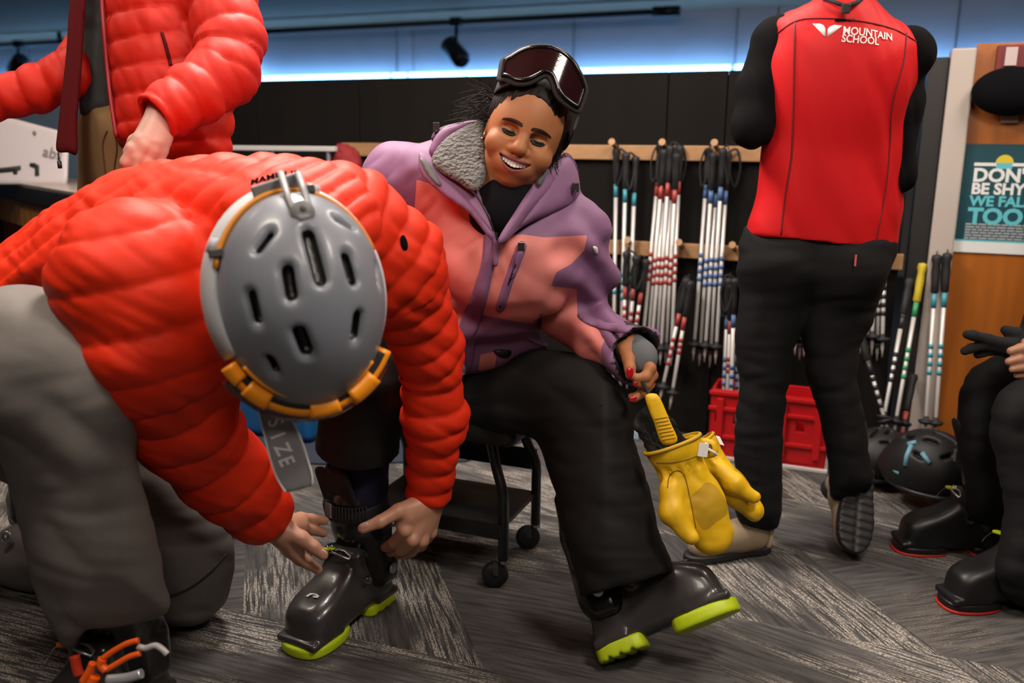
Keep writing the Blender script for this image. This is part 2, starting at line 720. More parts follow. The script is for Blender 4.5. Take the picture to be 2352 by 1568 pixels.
def conform(o, bvh, off):
    """press lettering onto a surface along the view direction"""
    M = o.matrix_world.copy(); Mi = M.inverted()
    z0 = min(v.co.z for v in o.data.vertices)
    for v in o.data.vertices:
        p = M @ Vector((v.co.x, v.co.y, 0))
        loc, *_ = bvh.ray_cast(p - Vector(FWD) * .4, Vector(FWD))
        if loc is not None:
            v.co = Mi @ (loc - Vector(FWD) * (off + v.co.z - z0))


def bridge(V, Q, ia, ib, pts, r=.012):
    """joins two shells of one body with a thin limb core through pts (hidden in the clothing)"""
    def face_near(p, sel):
        c = V[Q[sel]].mean(1)
        return sel[np.argmin(((c - p) ** 2).sum(1))]
    fa = face_near(pts[0], ia); fb = face_near(pts[-1], ib)
    A = list(Q[fa]); B = list(Q[fb])
    newV = []; newQ = []
    prev = A
    n0 = len(V)
    for p in pts[1:-1]:
        ring = []
        c = V[A].mean(0)
        for q in A:
            d = V[q] - c; ring.append(n0 + len(newV)); newV.append(p + d / (np.linalg.norm(d) + 1e-9) * r)
        for k in range(4):
            newQ.append([prev[k], prev[(k + 1) % 4], ring[(k + 1) % 4], ring[k]])
        prev = ring
    Bo = B[::-1]
    # best rotation
    allV = np.vstack([V] + ([np.array(newV)] if newV else []))
    best = min(range(4), key=lambda s_: sum(np.linalg.norm(allV[prev[k]] - allV[Bo[(k + s_) % 4]]) for k in range(4)))
    for k in range(4):
        newQ.append([prev[k], prev[(k + 1) % 4], Bo[(k + 1 + best) % 4], Bo[(k + best) % 4]])
    return allV, np.vstack([Q, np.array(newQ)]), fa, fb


def one_body(parts, links):
    """parts [(V,Q)], links [(i,j,pts)] -> one connected mesh"""
    Vs, Qs, rng_, o, q0 = [], [], [], 0, 0
    for V, Q in parts:
        Vs.append(V); Qs.append(Q + o); rng_.append(np.arange(q0, q0 + len(Q))); o += len(V); q0 += len(Q)
    V, Q = np.vstack(Vs), np.vstack(Qs)
    dead = []
    for i, j, pts in links:
        V, Q, fa, fb = bridge(V, Q, np.setdiff1d(rng_[i], dead), np.setdiff1d(rng_[j], dead), [np.asarray(p, float) for p in pts])
        dead += [fa, fb]
    keep = np.ones(len(Q), bool); keep[dead] = False
    return V, Q[keep]

# ================================================================== SETTING
def carpet(name, ang, base, light, amount, seed):
    m = bpy.data.materials.new(name); m.use_nodes = True
    nt = m.node_tree; b = nt.nodes['Principled BSDF']
    b.inputs['Roughness'].default_value = .95
    b.inputs['Specular IOR Level'].default_value = .1
    tc = nt.nodes.new('ShaderNodeTexCoord')
    ge = nt.nodes.new('ShaderNodeNewGeometry')
    vr = nt.nodes.new('ShaderNodeVectorRotate'); vr.rotation_type = 'Z_AXIS'
    vr.inputs['Angle'].default_value = -ang
    nt.links.new(ge.outputs['Position'], vr.inputs['Vector'])

    def nz(scale, st, det=3, rough=.6, w=0):
        mp = nt.nodes.new('ShaderNodeMapping'); mp.inputs['Scale'].default_value = st
        mp.inputs['Location'].default_value = (seed * 3.1 + w, seed * 1.7, w)
        nt.links.new(vr.outputs[0], mp.inputs[0])
        n = nt.nodes.new('ShaderNodeTexNoise'); n.inputs['Scale'].default_value = scale
        n.inputs['Detail'].default_value = det; n.inputs['Roughness'].default_value = rough
        nt.links.new(mp.outputs[0], n.inputs['Vector'])
        return n.outputs['Fac']

    def ramp(src, lo, hi):
        r = nt.nodes.new('ShaderNodeMapRange'); r.inputs['From Min'].default_value = lo; r.inputs['From Max'].default_value = hi
        nt.links.new(src, r.inputs['Value']); return r.outputs[0]

    def mul(a, c):
        k = nt.nodes.new('ShaderNodeMath'); k.operation = 'MULTIPLY'
        nt.links.new(a, k.inputs[0]); nt.links.new(c, k.inputs[1]); return k.outputs[0]
    thread = ramp(nz(150, (.06, 1, 1), 2), .46, .54)       # fine rows along the plank
    dash = ramp(nz(380, (.4, 1, 1), 3, .7, 4), .44, .54)    # broken tufts
    patch = ramp(nz(7, (.35, 1, 1), 2, .5, 9), .66 - amount, .80 - amount)
    fac = mul(mul(thread, dash), patch)
    soft = ramp(nz(70, (.08, 1, 1), 4, .65, 2), .32, .68)
    m1 = nt.nodes.new('ShaderNodeMix'); m1.data_type = 'RGBA'
    m1.inputs['A'].default_value = (*[c * .42 for c in base], 1); m1.inputs['B'].default_value = (*[c * 1.25 for c in base], 1)
    nt.links.new(soft, m1.inputs['Factor'])
    m2 = nt.nodes.new('ShaderNodeMix'); m2.data_type = 'RGBA'
    nt.links.new(m1.outputs['Result'], m2.inputs['A']); m2.inputs['B'].default_value = (*light, 1)
    nt.links.new(fac, m2.inputs['Factor'])
    nt.links.new(m2.outputs['Result'], b.inputs['Base Color'])
    bp = nt.nodes.new('ShaderNodeBump'); bp.inputs['Strength'].default_value = .5; bp.inputs['Distance'].default_value = .003
    nt.links.new(nz(420, (.7, 1, 1), 2, .6, 6), bp.inputs['Height'])
    nt.links.new(bp.outputs['Normal'], b.inputs['Normal'])
    return m


G1 = (.088, .083, .081); G2 = (.106, .100, .098); BE = (.50, .455, .40)
D2R = math.pi / 180
CARP = [carpet('carpet_rows_a', -20 * D2R, G1, BE, .22, 1), carpet('carpet_rows_b', -74 * D2R, G1, BE, .26, 2),
        carpet('carpet_rows_c', -36 * D2R, G2, BE, .20, 3), carpet('carpet_rows_d', 15 * D2R, G2, (.2, .17, .14), .14, 4),
        carpet('carpet_rows_e', -50 * D2R, G1, BE, .15, 5), carpet('carpet_rows_f', -20 * D2R, G2, (.16, .14, .12), .1, 6)]
fl = MB().box((-.5, 4.5, -.03), (6, 7, .024)).build('floor', mat('floor_base', (.05, .046, .043), .95), kind='structure')
# carpet tiles: rhombic planks laid in a skew pattern
ea = np.array([math.cos(-20 * D2R), math.sin(-20 * D2R)]); eb = np.array([math.cos(-74 * D2R), math.sin(-74 * D2R)])
TA, TB = .62, .5
gap = .0003
tile_mesh = {}
for k in range(6):
    p = [np.array([0, 0]), ea * (TA - gap), ea * (TA - gap) + eb * (TB - gap), eb * (TB - gap)]
    tile_mesh[k] = MB().prism([tuple(q) for q in p], -.006, 0.0).mesh('carpet_tile', CARP[k])
special = {}
org = np.array([-.64, 1.90])
for i in range(-5, 8):
    for j in range(-7, 5):
        q = org + ea * TA * i + eb * TB * j
        cen = q + ea * TA / 2 + eb * TB / 2
        if not (-2.4 < cen[0] < 2.6 and .6 < cen[1] < 4.6):
            continue
        k = [0, 1, 2, 3, 5, 4, 1, 0, 2, 5][(i * 3 + j * 7 + (i * j) % 3) % 10]
        if j == 0 and -2 <= i <= 1:
            k = 0
        if j == -1:
            k = [1, 5, 2, 1, 3][i % 5] if i != 0 else 1
        if j == 0 and i >= 2:
            k = [2, 3, 5][i % 3]
        if j == -2:
            k = [2, 0, 1, 3, 2][i % 5]
        if j == 1:
            k = [4, 0, 3, 5][i % 4]
        o = link('carpet_tile', tile_mesh[k], fl)
        o.location = (q[0], q[1], 0)

# ---- low dark partition with the pole rails
WANG = math.atan2(WD[1], WD[0])
RW = Matrix.Rotation(WANG, 3, 'Z')
MWALL = Matrix.Translation(Vector(WP0)) @ Matrix.Rotation(WANG, 4, 'Z')  # local x along wall, -y into the room


def wbox(mb, s0, s1, z0, z1, o0, o1, bev=0.0):
    c = (WS(s0, z0, o0) + WS(s1, z1, o1)) / 2
    return mb.box(c, ((s1 - s0) / 2, abs(o1 - o0) / 2, (z1 - z0) / 2), RW, bev)


M_BLK = mat('black_stained_panel', (.0080, .0068, .0058), .8, spec=.15, var=.35, vscale=8, bump=.15, bscale=60, stretch=(1, 1, .1))
wall = wbox(MB(), -4.2, .74, 0, 1.36, -.09, -.03).build('wall_back', mat('dark_core', (.012, .011, .01), .8), kind='structure')
cuts = [-4.2, -3.45, -2.7, -1.95, -1.42, -.86, -.10, .115, .74]
for a, b in zip(cuts[:-1], cuts[1:]):
    wbox(MB(), a + .002, b - .002, .002, 1.374, -.03, 0, .002).build('panel', M_BLK, wall)
# end post, pale pillar, orange panelling
wbox(MB(), .765, .826, 0, 1.40, -.10, .01, .003).build('post', mat('black_post', (.012, .011, .011), .5), wall)
M_PIL = mat('pillar_paint', (.46, .40, .36), .55, var=.06, vscale=5)
wbox(MB(), .828, .902, 0, 1.425, -.09, .03, .006).build('pillar', M_PIL, kind='structure')
M_OR = mat('orange_wood', (.36, .105, .012), .38, var=.35, vscale=5, stretch=(6, 6, .35), bump=.05, bscale=40)
orw = wbox(MB(), .903, 3.2, 0, 1.40, -.09, -.02).build('wall_right', mat('dark_core', (.012, .011, .01), .8), kind='structure')
for a, b in ((.903, 1.50), (1.502, 2.1), (2.102, 3.2)):
    wbox(MB(), a, b, .0, 1.44, -.02, .0, .002).build('panel', M_OR, orw)

# ---- far hall: ceiling, pale fascia panels, blue cove light at their foot
M_CEIL = mat('ceiling_paint', (.60, .40, .24), .8, var=.05, vscale=3)
fa, fb = WS(-14, 0, -5.2), WS(9, 0, -5.2)
MB().prism([(-9, -2.0), (7, -2.0), (fb[0], fb[1]), (fa[0], fa[1])], CEIL, CEIL + .05).build('ceiling', M_CEIL, kind='structure')
M_SOF = mat('fascia_panel', (.50, .46, .46), .4, var=.10, vscale=4)
sof = wbox(MB(), -14, 9, 0, CEIL, -5.30, -5.17).build('wall_far', mat('far_wall_paint', (.2, .19, .2), .6), kind='structure')
edges = [-13, -11.2, -9.4, -7.6, -6.62, -5.86, -4.1, -3.9, -2.15, -.60, -.25, 1.2, 2.9, 4.6, 6.3, 8]
for n_, (a, b) in enumerate(zip(edges[:-1], edges[1:])):
    wbox(MB(), a + .006, b - .006, 1.80, CEIL - .002, -5.17, -5.155 + .012 * (n_ % 2), .003).build('fascia_panel', M_SOF, sof)
M_WIN = mat('cove_glow', (.6, .8, 1.0), .3, emit=(.17, .46, 1.0), estr=12)
M_FRM = mat('cove_body', (.05, .05, .06), .5)
cv = thing('cove_light', 'long blue-white cove light glowing above the dark partition', 'cove light', WS(-2.5, 1.7, -5.1))
wbox(MB(), -13, 8, 1.70, 1.735, -5.14, -4.95).build('tray', M_FRM, cv)
for a, b in zip(edges[:-1], edges[1:]):
    wbox(MB(), a + .02, b - .02, 1.735, 1.835 if abs(a + 6.62) > .1 else 1.94, -5.03, -5.005, .004).build('diffuser', M_WIN, cv)
wbox(MB(), -13, 8, 1.785, 1.791, -5.004, -4.998).build('cover_bar', M_FRM, cv)
# side and rear walls close the hall
MB().box((-7.2, 3.6, 1.17), (.05, 6, 1.17)).build('wall_left', mat('hall_paint', (.20, .18, .17), .8), kind='structure')
MB().box((-.5, -2.0, 1.17), (7, .05, 1.17)).build('wall_front', mat('hall_paint', (.20, .18, .17), .8), kind='structure')

# ---- track with spot heads
M_BM = mat('black_metal', (.012, .012, .013), .42)
tr = thing('light_track', 'long black light track on the ceiling with an end box', 'light track', W(1060, 60, 9.0))
tA, tB = WPT(-700, 143, -4.9), WPT(1560, 25, -4.9)
zt = 2.36


def on_z(px, py, z):
    dr = (px - 1176) / FPX * RT - (py - 784) / FPX * UP + FWD
    return CP + (z - CAMH) / dr[2] * dr


def trk(px):
    py = 75 - .0503 * (px - 565)
    return WPT(px, py, -4.55)


MB().tube([trk(-700), trk(1556)], .028, 8).build('rail', M_BM, tr)
e0 = trk(1500); e1 = trk(1562)
MB().tube([e0, e1], .055, 4).build('end_box', M_BM, tr)
MB().box((trk(-700) + trk(1556)) / 2 + np.array([0, 0, .06]), (.02, .02, .06)).build('bracket', M_BM, tr)


def spot(px, hx, hy, lab, ang):
    a = trk(px)
    b = WPT(hx, hy, -4.55)
    e = thing('track_spotlight', lab, 'spotlight', a, 'track spotlights')
    MB().box(a, (.05, .04, .04), RW).build('adapter', M_BM, e)
    MB().tube([a, b + np.array([0, 0, .06])], .018, 8).build('stem', M_BM, e)
    ax = (WD * math.cos(ang) + np.array([0, 0, 1]) * math.sin(ang) + WN * .25); ax /= np.linalg.norm(ax)
    MB().tube([b - ax * .15, b - ax * .14, b + ax * .10, b + ax * .14], [.07, .088, .088, .06], 20).build('lamp_head', M_BM, e)
    MB().tube([b + ax * .141, b + ax * .145], [.05, .05], 16).build('lens', mat('dark_lens', (.03, .03, .035), .15), e)


spot(1048, 1048, 122, 'black track spotlight hanging above the seated woman', -.75)
spot(42, 42, 147, 'black track spotlight at the upper left above the counter', .5)

# ---- peg rails
M_RW = mat('pine_rail', (.40, .22, .10), .55, var=.25, vscale=9, stretch=(.6, 6, 6), bump=.05, bscale=60)


def peg_rail(z0, z1, s0, s1, pegs, lab):
    e = thing('peg_rail', lab, 'rail', WS((s0 + s1) / 2, z0, 0), 'wooden pole rails')
    wbox(MB(), s0, s1, z0, z1, .0, .022, .003).build('board', M_RW, e)
    for s in pegs:
        p0 = WS(s, z1 - .012, .018); p1 = WS(s, z1 + .012, .095)
        MB().tube([p0, p0 + (p1 - p0) * .8, p1], [.009, .009, .013], 10).build('peg', M_RW, e)


def s_of(px, py, off=0.0):
    return float((WPT(px, py, off) - WP0) @ WD)


TOPS = [s_of(1432, 330), s_of(1536, 330), s_of(1652, 330), s_of(1790, 330), s_of(1925, 330)]
peg_rail(1.055, 1.11, -1.5, .742, [s_of(x, 330) for x in (1250, 1420, 1533, 1650, 1790, 1925)], 'upper pine rail with round pegs on the dark partition')
peg_rail(.695, .750, -1.5, .752, [s_of(x, 560) for x in (1455, 1570, 1690, 1850, 2030)], 'lower pine rail with pegs on the dark partition')

# ---- ski poles
M_GRIP = mat('pole_grip', (.012, .012, .014), .6, bump=.3, bscale=150)
M_SHAFT = mat('pole_shaft', (.58, .56, .545), .34, metal=.25, var=.1, vscale=20)
M_STRAP = mat('nylon_black', (.013, .013, .015), .8)
PC = {'teal': mat('teal_print', (.05, .30, .38), .4), 'red': mat('red_print', (.40, .06, .055), .4), 'blue': mat('blue_print', (.10, .20, .42), .4),
      'green': mat('green_print', (.04, .30, .12), .4), 'black': mat('black_print', (.02, .02, .022), .4), 'yellow': mat('yellow_print', (.55, .42, .02), .5)}
PM = {}


def pole_meshes(col, L, grip=M_GRIP, var=0):
    key = (col, round(L, 2), grip.name, var)
    if key in PM:
        return PM[key]
    d = {}
    d['grip'] = MB().lathe([(.009, L - .13), (.013, L - .125), (.0125, L - .09), (.014, L - .06), (.0125, L - .03), (.017, L - .012), (.014, L), (.004, L + .003)], 12).mesh('grip', grip)
    d['shaft'] = MB().lathe([(.0025, 0), (.003, .02), (.0055, .03), (.0065, .12), (.0078, L - .12)], 10).mesh('shaft', M_SHAFT)
    d['colour_band'] = MB().lathe([(.0078, L - .18), (.0084, L - .18), (.0088, L - .132), (.0080, L - .132)], 10).mesh('colour_band', PC[col])
    q = MB()
    for k in range((4, 3, 5)[var]):
        z = L * (.50, .53, .47)[var] - k * (.030, .022, .034)[var]
        q.lathe([(.0076, z), (.0084, z), (.0084, z + (.016 if k % 2 else .009)), (.0076, z + .016)], 10)
    d['decal'] = q.mesh('decal', PC[col])
    d['basket'] = MB().lathe([(.006, .055), (.020, .058), (.026, .066), (.024, .070), (.009, .072), (.008, .085)], 14).mesh('basket', M_GRIP)
    d['strap'] = MB().tube([Vector(p) for p in spline([(0, 0, L), (.03, .01, L + .012), (.045, .02, L - .05), (.03, .02, L - .12), (.012, .012, L - .08), (0, .008, L - .01)], 4)], .0045, 6, el=((0, 1, 0), .35)).mesh('strap', M_STRAP)
    PM[key] = d
    return d


def pole(top, tip, col, lab, grp, grip=M_GRIP, spin=0.0, strap=True):
    top = np.asarray(top, float); tip = np.asarray(tip, float)
    L = np.linalg.norm(top - tip)
    Lr = round(L / .04) * .04
    z = Vector((top - tip) / L)
    x = z.orthogonal().normalized()
    x = Matrix.Rotation(spin, 3, z) @ x
    y = z.cross(x)
    M = Matrix(((x.x, y.x, z.x, tip[0]), (x.y, y.y, z.y, tip[1]), (x.z, y.z, z.z, tip[2]), (0, 0, 0, 1))) @ Matrix.Diagonal((1, 1, L / Lr, 1))
    e = thing('ski_pole', lab, 'ski pole', group=grp, matrix=M)
    for n, me in pole_meshes(col, Lr, grip, int(abs(spin) * 7) % 3).items():
        if n == 'strap' and not strap:
            continue
        link(n, me, e)
    return e


ORD = ['first', 'second', 'third', 'fourth', 'fifth', 'sixth', 'seventh', 'eighth']


def bundle(top, tips, ytop, ytip, col, labs, off0=.045):
    n = len(tips)
    for k, tx in enumerate(tips):
        f = (k / max(1, n - 1) - .5)
        tp = WPT(top + f * 44, ytop + (k % 3) * 9, off0 + .035 * (k % 2))
        tt = WPT(tx, ytip + [0, 12, 4, 16, 8, 3, 10][k % 7], off0 + .032 * ((k + 1) % 2))
        pole(tp, tt, col, labs(k), 'poles hung on the partition', spin=k * 1.3)


bundle(1438, [1408, 1424, 1440], 342, 888, 'teal', lambda k: f'{ORD[k]} teal-banded white ski pole from the left, hanging beside the woman')
bundle(1540, [1472, 1484, 1494, 1505, 1516, 1528, 1541], 335, 830, 'red', lambda k: f'{ORD[k]} from the left of the tall red-banded ski poles on the upper rail')
bundle(1650, [1592, 1606, 1618, 1630, 1643], 342, 828, 'blue', lambda k: f'{ORD[k]} from the left of the tall blue-banded ski poles on the upper rail')
bundle(2012, [1975, 1990, 2002, 2014, 2026], 500, 812, 'black', lambda k: f'{ORD[k]} from the left of the pale ski poles beside the vest wearer')
bundle(1462, [1428, 1437, 1446], 578, 842, 'red', lambda k: f'{ORD[k]} from the left of the short red-banded poles on the lower rail', .085)
bundle(1850, [1826, 1836, 1846], 600, 815, 'black', lambda k: f'{ORD[k]} from the left of the pale poles between the vest wearer\'s legs')
for k, (x0, x1) in enumerate(((1578, 1514), (1586, 1538))):
    pole(WPT(x0, 640 + 6 * k, .12), WPT(x1, 925 + 15 * k, .16), 'red', ('left' if k == 0 else 'right') + ' one of two short slanting red poles leaning alone', 'leaning poles', spin=k)

# ---- red crates holding short blue poles
M_RED = mat('red_plastic', (.55, .008, .012), .35)


def crate(px0, px1, ytop, ybot, off, depth, lab):
    a = WPT(px0, ybot, off); b = WPT(px1, ybot, off)
    s0, s1 = float((a - WP0) @ WD), float((b - WP0) @ WD)
    z1 = float(WPT((px0 + px1) / 2, ytop, off)[2])
    e = thing('crate', lab, 'crate', WS((s0 + s1) / 2, 0, off - depth / 2), 'red crates under the poles')
    z0 = .012
    q = MB(); t = .008
    wbox(q, s0, s1, z0, z0 + .012, off - depth, off)
    wbox(q, s0, s0 + t, z0, z1, off - depth, off, .002); wbox(q, s1 - t, s1, z0, z1, off - depth, off, .002)
    wbox(q, s0, s1, z0, z1, off - depth, off - depth + t, .002)
    # front with a pair of hand slots
    w = s1 - s0
    zl, zh = z0 + (z1 - z0) * .50, z0 + (z1 - z0) * .66
    wbox(q, s0, s1, z0, zl, off - t, off, .002); wbox(q, s0, s1, zh, z1, off - t, off, .002)
    for k in range(4):
        x = s0 + w * k / 3
        wbox(q, max(s0, x - w * .09), min(s1, x + w * .09), zl - .002, zh + .002, off - t, off, .001)
    q.build('shell', M_RED, e)
    for zz in (z1 - .012, z0 + (z1 - z0) * .72, z0 + (z1 - z0) * .30):
        wbox(MB(), s0 - .006, s1 + .006, zz - .007, zz + .007, off - .004, off + .008, .002).build('rib', M_RED, e)
    for x in (s0 + w * .18, s1 - w * .18):
        wbox(MB(), x - .012, x + .012, z0 + .03, z1 - .03, off - .002, off + .012, .002).build('rib', M_RED, e)
    wbox(MB(), s0 - .01, s1 + .01, .001, .012, off - depth - .005, off + .012, .001).build('tray', mat('white_plastic', (.62, .6, .58), .5), e)
    return s0, s1, z1


c1 = crate(1624, 1752, 898, 1062, .24, .16, 'red plastic crate with blue-banded poles standing in it')
c2 = crate(1768, 1894, 912, 1070, .24, .16, 'red plastic crate between the vest wearer\'s lower legs')
for k in range(6):
    tp = WPT(1674 + k * 7, 640 + (k % 2) * 14, .16 + .02 * (k % 3)); s = c1[0] + .03 + k * .018
    pole(tp, WS(s, .03, .11 + .03 * (k % 3)), 'blue' if k != 1 else 'red', f'{ORD[k]} from the left of the short poles standing in the red crate', 'poles in the crate', spin=k)

# ---- poles leaning by the pillar
pole(WPT(1968, 742, .12), WPT(2046, 1010, .2), 'black', 'pale ski pole slanting down to the right behind the vest wearer', 'leaning poles', strap=False)
pole(WPT(1955, 880, .14), WPT(2012, 1062, .22), 'black', 'short pale pole half hidden by the vest wearer\'s trouser leg', 'leaning poles', strap=False)
pole(WPT(2120, 606, .02), WPT(2050, 1012, .18), 'green', 'ski pole with a yellow grip and green band by the dark post', 'leaning poles', PC['yellow'], strap=False)
pole(WPT(2090, 640, .03), WPT(2022, 1000, .2), 'black', 'dark thin ski pole leaning beside the yellow-gripped one', 'leaning poles', strap=False)
pole(WPT(2098, 860, .05), WPT(2068, 1016, .16), 'red', 'short pole with a red band low beside the pillar', 'leaning poles', strap=False)
pole(WPT(2152, 586, .05), WPT(2124, 1010, .12), 'teal', 'left of two white ski poles leaning against the pale pillar', 'leaning poles')
pole(WPT(2176, 582, .05), WPT(2146, 1014, .12), 'teal', 'right of two white ski poles leaning against the pale pillar', 'leaning poles')

# ---- poster, alarm
def wplate(mb, px0, py0, px1, py1, off, t):
    a, b = WPT(px0, py0, off), WPT(px1, py1, off)
    s0, s1 = float((a - WP0) @ WD), float((b - WP0) @ WD)
    wbox(mb, s0, s1, float(b[2]), float(a[2]), off - t, off)
    return s0, s1, float(b[2]), float(a[2])


ps = thing('poster', 'dark teal safety poster with big white and turquoise lettering', 'poster', WS(1.1, .8, 0))
sL = s_of(2200, 450); zt_, zb_ = float(WPT(2205, 330)[2]), float(WPT(2195, 576)[2])
PWd = .30
wbox(MB(), sL, sL + PWd, zb_, zt_, .001, .005).build('sheet', mat('poster_teal', (.012, .065, .085), .35), ps)
hz = zt_ - zb_
wbox(MB(), sL, sL + PWd, zb_ - .002, zb_ + hz * .10, .005, .006).build('footer_band', mat('print_white', (.72, .74, .74), .4), ps)
wbox(MB(), sL, sL + PWd, zb_ + hz * .10, zb_ + hz * .115, .005, .0062).build('footer_line', mat('print_turq', (.12, .50, .58), .4), ps)
PW_, PT_, PG_ = mat('print_white', (.72, .74, .74)), mat('print_turq', (.12, .50, .58)), mat('print_grey', (.34, .36, .38), .5)
Mw = Matrix.Rotation(WANG, 4, 'Z') @ Matrix.Rotation(math.pi / 2, 4, 'X')


def wtext(txt, s, z, size, mt, bold, name, parent, off, sx=1.0):
    me = text_mesh(txt, size, mt, bold, .0004, sx=sx)
    o = link(name, me, None)
    o.matrix_world = Matrix.Translation(Vector(WS(s, z, off))) @ Mw
    o.parent = parent; o.matrix_parent_inverse = parent.matrix_basis.inverted()
    return o


tx = sL + .037
for txt, zf, size, mt, bd in (("DON'T", .66, .060, PW_, .0022), ('BE SHY', .545, .050, PW_, .002), ('WE FALL', .435, .046, PT_, .0018), ('TOO', .27, .072, PT_, .003)):
    wtext(txt, tx, zb_ + hz * zf, size, mt, bd, 'lettering', ps, .0058)
wbox(MB(), tx, tx + .235, zb_ + hz * .80, zb_ + hz * .83, .005, .0058).build('bar', PW_, ps)
q = MB()
for r_ in range(6):
    x = tx - .004
    while x < tx + (.24 if r_ < 5 else .19):
        w_ = random.uniform(.012, .03)
        wbox(q, x, x + w_, zb_ + hz * (.262 - r_ * .026) - .003, zb_ + hz * (.262 - r_ * .026) + .0025, .005, .0056)
        x += w_ + .003
q.build('small_print', PG_, ps)
sm = WS(tx + .088, zb_ + hz * .83, .0058)
q = MB()
q.prism([(.026 * math.cos(a), .026 * math.sin(a)) for a in np.linspace(0, math.pi, 15)], 0, .0006, Matrix.Translation(Vector(sm)) @ Mw)
q.build('half_sun', mat('print_yellow', (.65, .52, .03), .5), ps)
wbox(MB(), tx + .065, tx + .112, zb_ + hz * .775, zb_ + hz * .83, .0055, .0062).build('sun_base', PT_, ps)

al = thing('fire_alarm', 'dark red wall alarm box with a white lens, above the black bell', 'fire alarm', WS(1.1, 1.32, 0))
wplate(q2 := MB(), 2294, 104, 2378, 158, .035, .035); q2.build('housing', mat('alarm_red', (.16, .008, .01), .4), al)
wplate(q2 := MB(), 2312, 108, 2334, 150, .048, .012); q2.build('strobe_lens', mat('strobe_clear', (.55, .45, .45), .2), al)
bl = thing('alarm_bell', 'big black rounded bell on the orange panel above the poster', 'alarm bell', WS(1.1, 1.2, 0))
bc = WPT(2326, 210, .06)
Sb = Solid(.004)
Sb.ell(bc, (.118, .05, .076), RW, k=.01)
solid_obj('dome', Sb, mat('bell_black', (.003, .003, .004), .9, spec=.1, bump=.2, bscale=90), bl)
wbox(MB(), s_of(2310, 210), s_of(2345, 210), float(bc[2]) - .03, float(bc[2]) + .03, 0, .03).build('mount', M_BM, bl)
wplate(q2 := MB(), 2302, 262, 2338, 282, .02, .02); q2.build('tag', mat('pale_tag', (.45, .36, .28), .5), bl)

# ================================================================== FURNITURE AND FLOOR THINGS
# ---- service counter at the left
M_TOP = mat('counter_black', (.012, .011, .011), .35)
M_FAS = mat('counter_wood', (.46, .20, .035), .4, var=.3, vscale=10, stretch=(5, 5, .5))
ct = thing('counter', 'service counter with black top and orange board front at the left edge', 'counter', (-2.1, 3.6, 0))
ca, cb = on_z(-10, 415, .93), on_z(172, 446, .93)
cdir = cb - ca; cdir /= np.linalg.norm(cdir)
cn = np.array([cdir[1], -cdir[0], 0])
if cn[1] > 0:
    cn = -cn
RC = Matrix(((cdir[0], -cn[0], 0), (cdir[1], -cn[1], 0), (0, 0, 1)))


def cbox(mb, a0, a1, z0, z1, o0, o1, bev=0.0):
    c = ca + cdir * (a0 + a1) / 2 + cn * (o0 + o1) / 2; c = np.array([c[0], c[1], (z0 + z1) / 2])
    return mb.box(c, ((a1 - a0) / 2, abs(o1 - o0) / 2, (z1 - z0) / 2), RC, bev)


LEN = float(np.linalg.norm(cb - ca)) + .05
cbox(MB(), -.15, LEN, .86, .93, -.3, .0, .006).build('worktop', M_TOP, ct)
cbox(MB(), -.15, LEN, .93, .936, -.3, .0).build('rim', mat('counter_rim', (.45, .36, .30), .3), ct)
x = -.15
while x < LEN - .03:
    cbox(MB(), x + .002, x + .098, .75, .86, -.05, -.02, .002).build('board', M_FAS, ct)
    x += .1
cbox(MB(), -.15, LEN - .03, .0, .75, -.28, -.03).build('base', mat('counter_red', (.14, .008, .012), .5), ct)

# ---- white sign on the counter, blue board behind
sg = thing('counter_sign', 'white printed board with black shapes standing on the counter', 'sign', W(60, 400, 3.55))
dS = lambda x, y: np.full_like(np.asarray(x, float), 2.42)
M_SGN = mat('sign_white', (.66, .60, .62), .5)
pillow('board', [(-160, 220), (2, 264), (60, 280), (158, 306), (156, 400), (154, 424), (0, 424), (-160, 424)], 3.55, .008, M_SGN, sg, R=.003, raw=True)


def cam_text(txt, px, py, d, size, mt, name, parent, bold=0.0, rot=0.0, off=.0, sx=1.0, n=None, align='LEFT', shear=0.0, ext=.0004):
    """flat lettering standing at a point and facing along n (default towards the room)"""
    me = text_mesh(txt, size, mt, bold, ext, sx=sx, align=align, shear=shear)
    o = link(name, me, None)
    P_ = W(px, py, d - off)
    z = Vector(-FWD if n is None else n).normalized()
    xx = Vector(RT) * math.cos(rot) - Vector(UP) * math.sin(rot)
    xx = (xx - z * xx.dot(z)).normalized(); yy = z.cross(xx)
    o.matrix_world = Matrix(((xx.x, yy.x, z.x, P_[0]), (xx.y, yy.y, z.y, P_[1]), (xx.z, yy.z, z.z, P_[2]), (0, 0, 0, 1)))
    if parent is not None:
        o.parent = parent; o.matrix_parent_inverse = parent.matrix_basis.inverted()
    return o


M_SK = mat('sign_grey_ink', (.22, .2, .2), .6); M_SB = mat('sign_black_ink', (.02, .02, .022), .6)
cam_text('abs', 96, 358, 3.55, .062, M_SK, 'lettering', sg, .0004, .22, .011)
pillow('black_bar', [(-60, 392), (48, 380), (48, 390), (40, 392), (40, 400), (30, 400), (30, 394), (-60, 402)], 3.54, .0018, M_SB, sg, R=.002, raw=True)
pillow('black_hook', [(68, 374), (80, 374), (90, 380), (90, 404), (80, 404), (80, 386), (68, 382)], 3.54, .0018, M_SB, sg, R=.002, raw=True)
pillow('hole', [(74, 304), (80, 300), (84, 306), (79, 312)], 3.54, .0015, M_SK, sg, R=.002)
bb = thing('display_board', 'dull blue board behind the white sign at the left', 'board', W(100, 330, 4.1))
pillow('panel', [(-300, 150), (240, 196), (240, 420), (-300, 420)], 4.05, .012, mat('dull_blue', (.05, .085, .13), .6), bb, R=.004, raw=True)
MB().box(W(-20, 420, 4.08) * np.array([1, 1, 0]) + np.array([0, 0, .46]), (.03, .03, .46)).build('stand', M_BM, bb)

